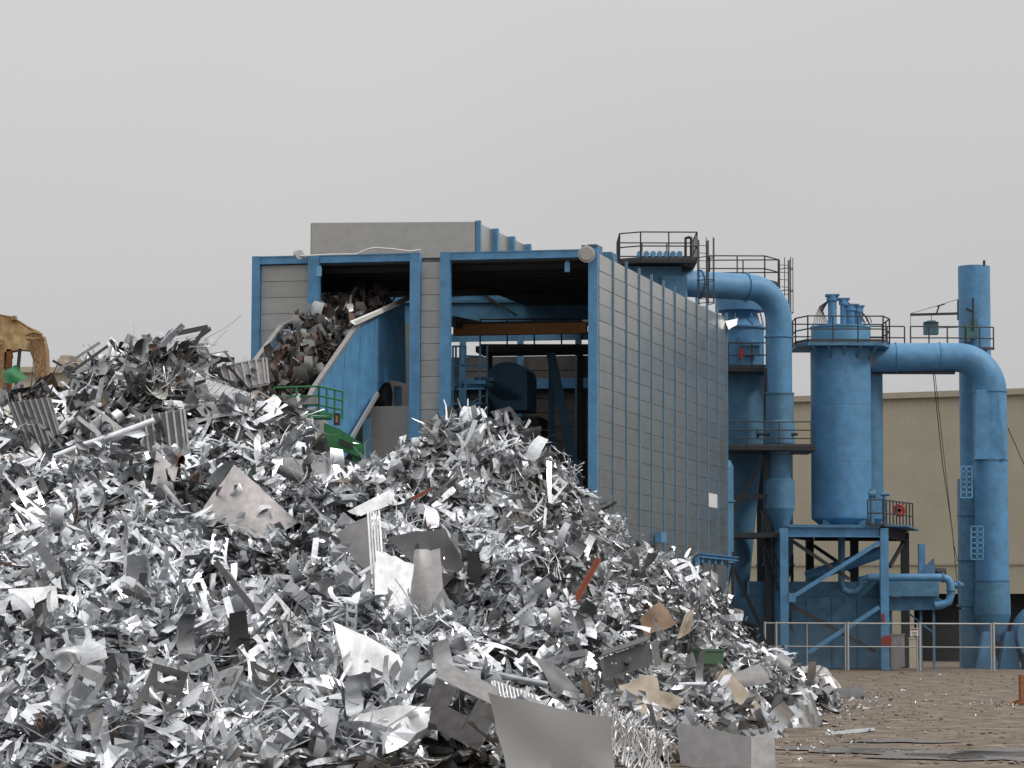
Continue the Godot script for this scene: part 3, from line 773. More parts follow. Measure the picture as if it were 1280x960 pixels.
	var x1: float = Vector3(14.89, 2.44, -109.50).x
	var th: float = Vector3(11.59, 2.87, -109.50).y
	obj("body", Shape.new().box(Vector3((x0 + x1) * 0.5, th * 0.5, -110.4), Vector3(x1 - x0, th, 1.7)), M.blue_dull, tk)
	for k in 6:
		var w := (x1 - x0) / 6.0
		obj("side_panel", Shape.new().box(Vector3(x0 + w * (k + 0.5), th * 0.5, -109.53), Vector3(w - 0.05, th - 0.06, 0.05)), M.blue_dull, tk)
	var tt: float = Vector3(11.59, 3.48, -109.50).y
	obj("upper_trough", Shape.new().box(Vector3((x0 + x1) * 0.5 + 0.6, (th + tt) * 0.5 + 0.01, -110.4), Vector3(x1 - x0 - 0.4, tt - th, 1.5)), M.blue_dull, tk)
	obj("overhang", Shape.new().box((Vector3(15.85, 3.20, -109.00) + Vector3(15.85, 3.20, -109.00)) * 0.5, Vector3(2.25, 0.6, 1.5)), M.blue_dull, tk)
	obj("lower_hopper", Shape.new().slab([Vector3(14.83, 2.88, -108.80), Vector3(17.00, 2.89, -108.80), Vector3(17.29, 2.70, -108.80), Vector3(17.13, 2.38, -108.80), Vector3(14.83, 2.31, -108.80)], Vector3(0, 0, -1.6)), M.blue, tk)
	for q in [[Vector3(15.08, 2.31, -109.20), 0.3], [Vector3(16.39, 2.31, -109.20), 0.09], [Vector3(16.90, 2.31, -109.20), 0.09]]:
		var a: Vector3 = q[0]
		obj("leg", Shape.new().beam(Vector3(a.x, 0, a.z), Vector3(a.x, a.y + 0.3, a.z), q[1], 0.12), M.blue_dull, tk)
	obj("leg_brace", Shape.new().beam(Vector3(15.87, 2.25, -109.20), Vector3(16.86, 1.48, -109.20), 0.05, 0.06), M.blue_dull, tk)
	obj("header_pipe", Shape.new().tube([Vector3(14.15, 3.63, -108.40), Vector3(17.14, 3.64, -108.40), Vector3(17.36, 3.58, -108.40), Vector3(17.45, 3.39, -108.40), Vector3(17.48, 3.01, -108.40), Vector3(17.38, 2.69, -108.40), Vector3(17.13, 2.57, -108.40), Vector3(16.81, 2.53, -108.40)], [0.16], 16), M.blue, tk)
	flange(Vector3(17.17, 3.64, -108.40), Vector3.RIGHT, 0.2, tk, M.blue_dull)
	flange(Vector3(17.48, 3.14, -108.40), up, 0.2, tk, M.blue_dull)
	obj("cross_pipe", Shape.new().tube([Vector3(17.52, 3.36, -108.60), Vector3(18.25, 3.39, -110.50)], [0.10], 12).tube([Vector3(17.84, 3.37, -109.40), Vector3(17.97, 3.38, -109.80)], [0.16], 12), M.blue_dull, tk)
	var mc := thing("drive_unit", "blue motor bracket and guard on top of the process tank", "machine", Vector3(16.46, 3.66, -109.80))
	obj("post", Shape.new().box(Vector3(16.53, 4.37, -109.80), Vector3(0.26, 1.3, 0.26)), M.blue, mc)
	obj("guard", Shape.new().slab([Vector3(16.36, 3.72, -109.60), Vector3(17.01, 4.43, -109.60), Vector3(17.04, 3.73, -109.60)], Vector3(0, 0, -0.5)), M.blue_dull, mc)
	obj("motor", Shape.new().tube([Vector3(17.10, 3.86, -109.80), Vector3(17.49, 3.86, -109.80)], [0.2], 14), M.dark_steel, mc)
	# return duct into the blower and the stack
	var rd := thing("return_duct", "large blue duct arching from the silo down to the blower", "duct", Vector3(19.75, 0, -112))
	var a0 := Vector3(14.83, 12.73, -111.60)
	var a1 := Vector3(18.38, 12.77, -111.90)
	var rr := 1.35
	var c2 := Vector3(a1.x, a1.y - rr, a1.z)
	var p2 := [a0, a0.lerp(a1, 0.5), a1 - Vector3(0.03, 0, 0)]
	var radii := [0.60, 0.60, 0.60]
	var bp := bend(c2, up, Vector3.RIGHT, rr, 14)
	for k in bp.size():
		p2.append(bp[k]); radii.append(lerpf(0.60, 0.68, k / 14.0))
	var dx := c2.x + rr
	for y in [9.0, 7.0, 3.6]:
		p2.append(Vector3(dx, y, a1.z)); radii.append(0.69)
	obj("pipe", Shape.new().tube(p2, radii, 40), M.blue, rd)
	for k in [a0.lerp(a1, 0.28), a0.lerp(a1, 0.80)]:
		flange(k, Vector3.RIGHT, 0.64, rd, M.blue)
	flange(Vector3(dx, c2.y - 0.05, a1.z), up, 0.72, rd, M.blue)
	flange(Vector3(dx, 8.55, a1.z), up, 0.73, rd, M.blue)
	flange(Vector3(dx, 3.6, a1.z), up, 0.73, rd, M.blue)
	var tl := [Vector3(19.08, 11.39, -111.24), Vector3(19.93, 11.39, -111.24), Vector3(20.22, 8.53, -111.20), Vector3(18.97, 8.53, -111.20)]
	obj("transition_plate", Shape.new().slab(tl, Vector3(0, 0, -0.35)), M.blue, rd)
	obj("lower_pipe", Shape.new().lathe(Vector3(dx, 0, a1.z), [[0.70, 3.6], [0.74, 2.6], [0.74, 2.2], [0.55, 1.4], [0.4, 1.1]], 36), M.blue_dull, rd)
	obj("under_rib", Shape.new().box(a0.lerp(a1, 0.5) - up * 0.63, Vector3(3.3, 0.1, 0.3)), M.dark_steel, rd)
	for q in [[-0.35, 0.35], [0.55, 0.30]]:
		obj("stand", Shape.new().slab([Vector3(dx + q[0] - 0.15, 1.5, a1.z + 0.8), Vector3(dx + q[0] + 0.15, 1.5, a1.z + 0.8), Vector3(dx + q[0] + 0.42, 0.0, a1.z + 0.8), Vector3(dx + q[0] - 0.42, 0.0, a1.z + 0.8)], Vector3(0, 0, -0.6)), M.blue, rd)
	var lad := Shape.new()
	for e in [[Vector3(18.28, 8.20, -110.60), Vector3(18.74, 8.20, -110.60), Vector3(18.27, 6.93, -110.60)], [Vector3(18.68, 5.76, -110.60), Vector3(19.17, 5.76, -110.60), Vector3(18.66, 4.43, -110.60)]]:
		var wx: Vector3 = e[1] - e[0]
		var hy: Vector3 = e[2] - e[0]
		for k in 3: lad.beam(e[0] + wx * k / 2.0, e[0] + wx * k / 2.0 + hy, 0.05, 0.05)
		for k in 7: lad.beam(e[0] + hy * k / 6.0, e[0] + hy * k / 6.0 + wx, 0.05, 0.05)
	obj("rung_grid", lad, M.blue_light, rd)
	var bl := thing("blower", "blue round blower housing at the right edge behind the fence", "blower", Vector3(21.6, 0, -111))
	obj("scroll", Shape.new().tube([Vector3(21.75, 1.35, -110.2), Vector3(21.75, 1.35, -111.6)], [1.25], 36), M.blue, bl)
	obj("rim", Shape.new().tube([Vector3(21.75, 1.35, -110.1), Vector3(21.75, 1.35, -110.22)], [1.32], 36).tube([Vector3(21.75, 1.35, -111.6), Vector3(21.75, 1.35, -111.7)], [1.32], 36), M.blue_dull, bl)
	obj("stand", Shape.new().box(Vector3(21.6, 0.3, -110.9), Vector3(1.6, 0.6, 1.2)), M.blue_dull, bl)
	var sk := thing("exhaust_stack", "plain blue chimney stack, tallest thing at the right", "chimney", Vector3(19.5, 0, -114.2))
	obj("shaft", Shape.new().lathe(Vector3(19.52, 0, -114.2), [[0.67, 0.0], [0.67, 16.86], [0.63, 16.86], [0.63, 15.5], [0.0, 15.5]], 40), M.blue, sk)
	obj("lifting_lug", Shape.new().box(Vector3(19.85, 16.95, -113.6), Vector3(0.1, 0.2, 0.05)), M.dark_steel, sk)
	obj("box_duct", Shape.new().box((Vector3(18.87, 7.74, -112.60) + Vector3(18.81, 2.53, -112.60)) * 0.5, Vector3(0.66, 5.3, 0.7)), M.blue_dull, sk)
	for q in [Vector3(18.87, 6.29, -112.60), Vector3(18.85, 4.44, -112.60), Vector3(18.83, 2.56, -112.60)]:
		obj("flange", Shape.new().box(q, Vector3(0.78, 0.06, 0.82)), M.blue_dull, sk)
	obj("box_leg", Shape.new().box(Vector3(Vector3(18.87, 1.15, -112.60).x, 1.2, -112.6), Vector3(0.7, 2.4, 0.6)), M.blue_dull, sk)
	for q in [Vector3(19.34, 14.16, -113.40), Vector3(19.04, 13.96, -113.40)]:
		obj("junction_box", Shape.new().box(q, Vector3(0.3, 0.8, 0.2)), M.teal, sk)
	obj("antenna_bar", Shape.new().beam(Vector3(19.31, 15.43, -113.30), Vector3(19.29, 14.08, -113.30), 0.08, 0.08).beam(Vector3(19.00, 14.96, -113.30), Vector3(19.33, 14.83, -113.30), 0.06, 0.1).beam(Vector3(18.73, 15.37, -113.60), Vector3(18.72, 14.52, -113.60), 0.06, 0.06), M.dark_steel, sk)
	# railed walkway to the stack
	var wk := thing("duct_walkway", "railed walkway behind the return duct beside the stack", "walkway", Vector3(16.8, 12.9, -113))
	obj("deck", Shape.new().box(Vector3(17.2, 13.18, -113.2), Vector3(5.2, 0.08, 1.0)), M.dark_steel, wk)
	railing([Vector3(14.9, 13.2, -112.75), Vector3(16.35, 13.2, -112.75)], 0.95, wk, M.rail, false, 0.8, 0.03)
	railing([Vector3(16.6, 13.2, -112.75), Vector3(18.9, 13.2, -112.75), Vector3(20.1, 13.2, -113.0)], 0.95, wk, M.rail, false, 0.8, 0.03)
	var jb := thing("jib_crane", "thin jib arm with cable reaching left from the stack", "crane", Vector3(17.67, 14.71, -113.20))
	obj("arm", Shape.new().beam(Vector3(16.67, 14.69, -113.20), Vector3(18.68, 14.77, -113.40), 0.09, 0.10), M.dark_steel, jb)
	obj("stay", Shape.new().tube([Vector3(16.67, 14.74, -113.20), Vector3(17.91, 15.11, -113.20), Vector3(18.72, 15.38, -113.40)], [0.012], 5).tube([Vector3(16.67, 14.67, -113.20), Vector3(16.66, 13.66, -113.20)], [0.012], 5), M.rail, jb)
	obj("trolley_hook", Shape.new().beam(Vector3(17.77, 14.78, -113.20), Vector3(17.88, 15.08, -113.20), 0.06, 0.06).beam(Vector3(17.78, 15.05, -113.20), Vector3(18.11, 15.15, -113.20), 0.07, 0.05), M.dark_steel, jb)
	obj("hook_wire", Shape.new().tube([Vector3(17.54, 14.71, -113.20), Vector3(17.54, 14.37, -113.20)], [0.015], 5), M.dark_steel, jb)
	var hb := thing("hoist_box", "teal box hanging from the jib arm left of the stack", "box", Vector3(17.53, 13.87, -113.20))
	obj("case", Shape.new().box(Vector3(17.52, 14.12, -113.20), Vector3(0.58, 0.52, 0.45)), M.teal, hb)
	obj("lid", Shape.new().slab([Vector3(17.17, 14.34, -112.90), Vector3(17.77, 14.35, -112.90), Vector3(17.67, 14.46, -113.20), Vector3(17.40, 14.45, -113.20)], Vector3(0, 0, -0.3)), M.teal, hb)
	obj("cable_arm", Shape.new().tube([Vector3(17.80, 14.14, -113.20), Vector3(18.67, 14.19, -113.40)], [0.02], 5), M.rail, hb)
	var gw := Shape.new().tube([Vector3(17.55, 12.37, -113.00), Vector3(18.71, 8.71, -118.00), Vector3(19.42, 6.00, -120.00), Vector3(19.83, 3.02, -121.00)], [0.02], 5)
	tag(obj("guy_wire", gw, M.rail, self, Vector3(19.42, 6.00, -120.00)), "dark wire hanging from the return duct across the tan warehouse", "wire", "hanging wires")
	gw = Shape.new().tube([Vector3(17.62, 12.37, -113.00), Vector3(18.81, 8.71, -118.00), Vector3(19.48, 5.30, -120.00), Vector3(19.81, 4.62, -121.00)], [0.015], 5)
	tag(obj("guy_wire", gw, M.rail, self, Vector3(19.48, 5.30, -120.00)), "thinner of two dark wires hanging from the return duct", "wire", "hanging wires")
	gw = Shape.new().tube([Vector3(20.84, 10.01, -114.00), Vector3(22.70, 8.66, -120.00)], [0.02], 5)
	tag(obj("guy_wire", gw, M.rail, self, Vector3(22.70, 8.66, -120.00)), "short dark wire slanting from the return duct to the right edge", "wire", "hanging wires")
	# small stuff standing by the frame
	tag(obj("cabinet", Shape.new().box(Vector3(15.19, 0.61, -107.60) + up * 0.15, Vector3(0.55, 1.25, 0.5)).box(Vector3(15.19, 0.61, -107.60) + up * 0.79, Vector3(0.6, 0.05, 0.56)), M.s_grey_sheet, self, Vector3(Vector3(15.19, 0.61, -107.60).x, 0, -107.6)), "grey cabinet standing behind the fence by the silo frame", "cabinet")
	tag(obj("timber_post", Shape.new().box(Vector3(15.82, 0.55, -107.60) + up * 0.1, Vector3(0.32, 1.15, 0.3)).box(Vector3(15.82, 0.55, -107.60) + up * 0.7, Vector3(0.36, 0.05, 0.34)), M.tan, self, Vector3(Vector3(15.82, 0.55, -107.60).x, 0, -107.6)), "pale timber coloured box post behind the fence", "box")

func warehouse() -> void:
	# right: tan ribbed sheds; the ribs are folded sheet
	for w in [[Vector3(10.5, 0, -134.5), Vector3(48, 0, -116), 12.7, "long tan ribbed warehouse behind the silo at the right"], [Vector3(-52, 0, -138), Vector3(-12, 0, -140), 14.6, "tan shed far behind the left side of the heap"]]:
		var a: Vector3 = w[0]
		var b: Vector3 = w[1]
		var h: float = w[2]
		var t := thing("warehouse", w[3], "building", (a + b) * 0.5)
		var d := (b - a).normalized()
		var nrm := d.cross(Vector3.UP)
		if nrm.z < 0: nrm = -nrm
		var sh := Shape.new()
		var l := a.distance_to(b)
		var n := int(l / 0.36)
		for k in n:
			var s := k * 0.36
			var e := [0.0, 0.20, 0.24, 0.32, 0.36]
			var o := [0.0, 0.0, 0.022, 0.022, 0.0]
			for i in 4:
				var p0: Vector3 = a + d * (s + e[i]) + nrm * o[i]
				var p1: Vector3 = a + d * (s + e[i + 1]) + nrm * o[i + 1]
				var lo := 3.2 if (s > 9.5 and s < 20.5 and w[2] < 13.0) else 0.0
				sh.flat(p0 + Vector3.UP * lo, p1 + Vector3.UP * lo, p1 + Vector3.UP * h, p0 + Vector3.UP * h, nrm)
		obj("cladding", sh, M.tan, t)
		obj("eave_trim", Shape.new().beam(a + nrm * 0.1 + Vector3.UP * h, b + nrm * 0.1 + Vector3.UP * h, 0.35, 0.28), M.tan_trim, t)
		obj("girt_line", Shape.new().beam(a + nrm * 0.07 + Vector3.UP * 4.6, b + nrm * 0.07 + Vector3.UP * 4.6, 0.06, 0.09), M.tan_trim, t)
		obj("roof", Shape.new().slab([a + Vector3.UP * h, b + Vector3.UP * h, b - nrm * 14 + Vector3.UP * (h + 1.2), a - nrm * 14 + Vector3.UP * (h + 1.2)], Vector3.UP * 0.1), M.tan_trim, t)
		obj("end_wall", Shape.new().slab([a, a + Vector3.UP * h, a - nrm * 14 + Vector3.UP * (h + 1.2), a - nrm * 14], d * 0.1), M.tan, t)
		obj("end_wall", Shape.new().slab([b, b + Vector3.UP * h, b - nrm * 14 + Vector3.UP * (h + 1.2), b - nrm * 14], -d * 0.1), M.tan, t)
		obj("rear_wall", Shape.new().slab([a - nrm * 14, b - nrm * 14, b - nrm * 14 + Vector3.UP * (h + 1.1), a - nrm * 14 + Vector3.UP * (h + 1.1)], nrm * 0.1), M.tan, t)
		obj("shade_board", Shape.new().box(a + d * 15.0 + Vector3.UP * 1.6 - nrm * 1.5, Vector3(11.2, 3.2, 0.1), Basis(d, Vector3.UP, nrm)), M.black, t)  # black board added inside the wall, standing in for the dark interior

func fence() -> void:
	var t := thing("chain_link_fence", "low chain-link fence with steel posts along the back of the yard", "fence", Vector3(16, 0, -105.5))
	var F: Array[Vector3] = [Vector3(9.9, 0, -106.6), Vector3(10.33, 0, -106.5), Vector3(13.08, 0, -106.1), Vector3(15.8, 0, -105.6), Vector3(18.55, 0, -105.0), Vector3(21.3, 0, -104.4)]
	var h := 1.82
	for k in F.size():
		obj("post", Shape.new().tube([F[k], F[k] + Vector3.UP * (h + 0.06)], [0.05], 10), M.galvanised, t)
		if k in [2, 3, 4]: obj("post", Shape.new().tube([F[k] + Vector3(-0.1, 0, 0), F[k] + Vector3(-0.1, h + 0.02, 0)], [0.035], 8), M.galvanised, t)
	var mid := F[1].lerp(F[2], 0.43)
	obj("post", Shape.new().tube([mid, mid + Vector3.UP * h], [0.025], 8), M.galvanised, t)
	for k in F.size() - 1:
		obj("rail", Shape.new().tube([F[k] + Vector3.UP * h, F[k + 1] + Vector3.UP * h], [0.032], 8), M.galvanised, t)
		obj("rail", Shape.new().tube([F[k] + Vector3.UP * 0.92, F[k + 1] + Vector3.UP * 0.92], [0.024], 8), M.galvanised, t)
	var net := Shape.new()
	for k in F.size() - 1:
		var l := F[k].distance_to(F[k + 1])
		var d := (F[k + 1] - F[k]) / l
		var s := -h
		while s < l:
			for dir in 2:
				var x0 := maxf(s, 0.0)
				var x1 := minf(s + h, l)
				if x1 - x0 > 0.05:
					var y0 := x0 - s
					var y1 := x1 - s
					if dir == 1: y0 = h - y0; y1 = h - y1
					net.beam(F[k] + d * x0 + Vector3.UP * (y0 + 0.02), F[k] + d * x1 + Vector3.UP * (y1 + 0.02), 0.0025, 0.0025)
			s += 0.11
	var o := obj("wire_mesh", net, M.galvanised, t)
	o.set_meta("kind", "stuff")
	var sg := thing("notice_sign", "small white notice with red heading tied to the fence", "sign", Vector3(15.58, 1.19, -105.55))
	obj("plate", Shape.new().box(Vector3(15.58, 1.50, -105.55), Vector3(0.31, 0.30, 0.01)), M.white, sg)
	obj("heading", Shape.new().box(Vector3(15.58, 1.60, -105.54), Vector3(0.27, 0.06, 0.006)), M.brick_red, sg)
	for k in 3:
		obj("text_line", Shape.new().box(Vector3(15.58, 1.49, -105.54) - Vector3.UP * 0.055 * k, Vector3(0.22 - 0.03 * k, 0.018, 0.006)), M.rail, sg)

# ---- scrap ---------------------------------------------------------------------------------------
# heights of the heap at surveyed spots (x, height, z), smoothed between them
const SPOTS := [Vector3(-7.20, -0.10, -31.00), Vector3(-5.84, -0.10, -31.00), Vector3(-4.01, -0.10, -31.00), Vector3(-2.19, -0.10, -31.00), Vector3(-0.36, -0.10, -31.00), Vector3(1.46, -0.10, -31.00), Vector3(2.37, -0.50, -31.00), Vector3(-9.22, 0.59, -40.00), Vector3(-7.46, 0.60, -40.00), Vector3(-5.13, 0.61, -40.00), Vector3(-2.79, 0.62, -40.00), Vector3(-0.45, 0.62, -40.00), Vector3(1.42, 0.63, -40.00), Vector3(2.59, 0.23, -40.00), Vector3(3.76, -0.10, -40.00), Vector3(-10.63, 1.72, -46.00), Vector3(-8.61, 1.73, -46.00), Vector3(-6.59, 1.74, -46.00), Vector3(-4.57, 1.74, -46.00), Vector3(-2.55, 1.75, -46.00), Vector3(-0.52, 1.76, -46.00), Vector3(1.36, 1.76, -46.00), Vector3(2.84, 1.17, -46.00), Vector3(3.92, 0.43, -46.00), Vector3(4.46, 0.00, -44.00), Vector3(5.01, -0.10, -46.00), Vector3(-12.05, 3.21, -52.00), Vector3(-9.76, 3.21, -52.00), Vector3(-6.71, 3.22, -52.00), Vector3(-3.65, 3.23, -52.00), Vector3(-1.36, 3.40, -52.00), Vector3(0.93, 3.10, -52.00), Vector3(2.30, 2.65, -52.00), Vector3(3.52, 1.89, -52.00), Vector3(4.73, 0.99, -52.00), Vector3(5.57, 0.31, -52.00), Vector3(5.96, -0.30, -50.00), Vector3(6.51, -0.50, -54.00), Vector3(5.08, -0.10, -48.00), Vector3(-13.48, 5.05, -58.00), Vector3(-10.92, 5.06, -58.00), Vector3(-8.36, 5.07, -58.00), Vector3(-5.80, 4.90, -58.00), Vector3(-3.40, 3.89, -58.00), Vector3(-2.04, 5.50, -58.00), Vector3(-1.19, 5.88, -58.00), Vector3(-0.51, 5.95, -58.00), Vector3(0.35, 5.51, -58.00), Vector3(1.71, 4.56, -58.00), Vector3(2.74, 3.64, -58.00), Vector3(3.59, 2.86, -58.00), Vector3(4.44, 2.18, -58.00), Vector3(5.37, 1.46, -58.00), Vector3(6.13, 0.67, -58.00), Vector3(6.87, -0.60, -57.00), Vector3(-14.66, 5.83, -63.00), Vector3(-11.87, 5.88, -63.00), Vector3(-10.76, 6.03, -63.00), Vector3(-10.03, 6.78, -63.00), Vector3(-8.18, 7.01, -63.00), Vector3(-6.50, 6.83, -63.00), Vector3(-5.57, 6.37, -63.00), Vector3(-4.63, 5.31, -63.00), Vector3(-3.70, 4.65, -63.00), Vector3(-0.75, 4.20, -64.00), Vector3(-2.26, 4.00, -64.00), Vector3(1.13, 3.40, -64.00), Vector3(3.01, 1.60, -64.00), Vector3(4.89, 0.50, -64.00), Vector3(6.30, -0.10, -63.00), Vector3(-15.83, 6.58, -68.00), Vector3(-12.82, 6.55, -68.00), Vector3(-11.66, 6.71, -68.00), Vector3(-11.16, 7.92, -68.00), Vector3(-10.65, 8.49, -68.00), Vector3(-9.24, 8.53, -68.00), Vector3(-8.04, 8.62, -68.00), Vector3(-7.13, 8.26, -68.00), Vector3(-6.42, 7.70, -68.00), Vector3(-5.71, 7.01, -68.00), Vector3(-4.80, 5.57, -68.00), Vector3(-4.00, 4.20, -68.00), Vector3(-2.47, 3.20, -70.00), Vector3(0.21, 2.40, -70.00), Vector3(-17.43, 5.20, -75.00), Vector3(-14.12, 5.60, -75.00), Vector3(-11.69, 7.20, -75.00), Vector3(-8.82, 7.20, -75.00), Vector3(-7.06, 5.80, -75.00), Vector3(-4.41, 3.80, -75.00), Vector3(-0.88, 2.00, -75.00), Vector3(3.53, 0.20, -75.00), Vector3(6.84, -0.40, -75.00), Vector3(-18.59, 3.00, -80.00), Vector3(-15.06, 4.00, -80.00), Vector3(-10.35, 4.00, -80.00), Vector3(-5.65, 1.80, -80.00), Vector3(-0.94, -0.20, -80.00), Vector3(-19.98, -0.60, -86.00), Vector3(-16.19, -0.60, -86.00), Vector3(-11.13, -0.60, -86.00), Vector3(-6.07, -0.60, -86.00), Vector3(-1.01, -0.60, -86.00), Vector3(4.05, -0.60, -86.00), Vector3(3.81, -0.70, -36.00), Vector3(5.18, -0.70, -40.00), Vector3(6.22, -0.70, -46.00), Vector3(7.19, -0.70, -52.00), Vector3(8.19, -0.70, -58.00), Vector3(8.54, -0.70, -66.00), Vector3(9.74, -0.70, -72.00), Vector3(5.51, -0.70, -72.00), Vector3(5.24, -1.30, -33.00), Vector3(6.41, -1.60, -33.00), Vector3(6.04, -1.30, -38.00), Vector3(7.38, -1.60, -38.00), Vector3(6.83, -1.30, -43.00), Vector3(8.35, -1.60, -43.00), Vector3(7.62, -1.30, -48.00), Vector3(9.32, -1.60, -48.00), Vector3(8.42, -1.30, -53.00), Vector3(10.29, -1.60, -53.00), Vector3(9.21, -1.30, -58.00), Vector3(11.26, -1.60, -58.00), Vector3(10.01, -1.30, -63.00), Vector3(12.23, -1.60, -63.00), Vector3(10.80, -1.30, -68.00), Vector3(13.20, -1.60, -68.00), Vector3(11.59, -1.30, -73.00), Vector3(14.17, -1.60, -73.00), Vector3(12.39, -1.30, -78.00), Vector3(15.14, -1.60, -78.00), Vector3(13.18, -1.30, -83.00), Vector3(16.11, -1.60, -83.00)]
const GX0 := -17.0
const GZ0 := -87.0
const GS := 0.4
const GNX := 72
const GNZ := 146
var hgrid := PackedFloat32Array()

func survey() -> void:
	hgrid.resize(GNX * GNZ)
	for j in GNZ:
		for i in GNX:
			var x := GX0 + i * GS
			var z := GZ0 + j * GS
			var sw := 0.0
			var sh := 0.0
			for q in SPOTS:
				var dz: float = (q.z - z) * 0.8
				var d2: float = (q.x - x) * (q.x - x) + dz * dz + 0.15
				var w := 1.0 / pow(d2, 1.8)
				sw += w; sh += w * q.y
			var h := sh / sw
			var k := clampf(h, 0, 1)
			h += k * (0.34 * sin(1.1 * x + 0.7 * z + 1.0) * sin(0.9 * z - 0.5 * x) + 0.13 * sin(2.3 * x - 1.7 * z) * sin(2.9 * z + 0.6))
			hgrid[j * GNX + i] = h
func heap_h(x: float, z: float) -> float:
	var fx := clampf((x - GX0) / GS, 0, GNX - 1.001)
	var fz := clampf((z - GZ0) / GS, 0, GNZ - 1.001)
	var i := int(fx)
	var j := int(fz)
	var a := lerpf(hgrid[j * GNX + i], hgrid[j * GNX + i + 1], fx - i)
	var b := lerpf(hgrid[(j + 1) * GNX + i], hgrid[(j + 1) * GNX + i + 1], fx - i)
	return lerpf(a, b, fz - j)
func heap_n(x: float, z: float) -> Vector3:
	return Vector3(heap_h(x - 0.4, z) - heap_h(x + 0.4, z), 0.8, heap_h(x, z - 0.4) - heap_h(x, z + 0.4)).normalized()

func crumple_from(c: Array, nx: int, ny: int, amp: float, sd: int, thick := 0.004, creases := 3) -> Shape:   # a sheet between four corners, creased
	var r := RandomNumberGenerator.new()
	r.seed = sd
	var nrm: Vector3 = (c[2] - c[0]).cross(c[1] - c[3]).normalized()
	var cs := []
	for k in creases:
		var a := r.randf() * TAU
		cs.append([Vector2(cos(a), sin(a)), r.randf_range(-0.3, 0.3), r.randf_range(-1, 1)])
	var ph := r.randf() * 9.0
	var g := []
	for j in ny + 1:
		for i in nx + 1:
			var s := Vector2(float(i) / nx, float(j) / ny)
			var p: Vector3 = (c[0] as Vector3).lerp(c[1], s.x).lerp((c[3] as Vector3).lerp(c[2], s.x), s.y)
			var h := 0.0
			for q in cs:
				h += absf((s - Vector2(0.5, 0.5)).dot(q[0]) - q[1]) * q[2]
			h += 0.18 * sin(s.x * 5.0 + ph) * cos(s.y * 4.0 + ph * 1.7)
			if creases > 3: h += r.randf_range(-0.10, 0.10)
			var edge := Vector3.ZERO
			if i == 0 or j == 0 or i == nx or j == ny:
				var w: Vector3 = (c[1] - c[0]) * 0.012 * r.randf_range(-1, 1) + (c[3] - c[0]) * 0.012 * r.randf_range(-1, 1)
				edge = w
			g.append(p + nrm * h * amp + edge)
	return Shape.new().sheet(g, nx, ny, thick, 0.95 if creases > 3 else 0.7)

func ribbon(sh: Shape, p: Vector3, f: Basis, length: float, w0: float, w1: float, seg: int, bend_x: float, bend_y: float, twist: float, r: RandomNumberGenerator) -> void:
	var pa := p - f.x * w0 * 0.5
	var pb := p + f.x * w0 * 0.5
	for k in seg:
		var t := (k + 1.0) / seg
		p += f.z * length / seg
		f = Basis(f.x, bend_x / seg * r.randf_range(0.3, 1.7)) * f
		f = Basis(f.y, bend_y / seg) * f
		f = Basis(f.z, twist / seg) * f
		var w := lerpf(w0, w1, t) * 0.5
		var a := p - f.x * w
		var b := p + f.x * w
		sh.tri(pa, pb, b); sh.tri(pa, b, a)
		pa = a; pb = b

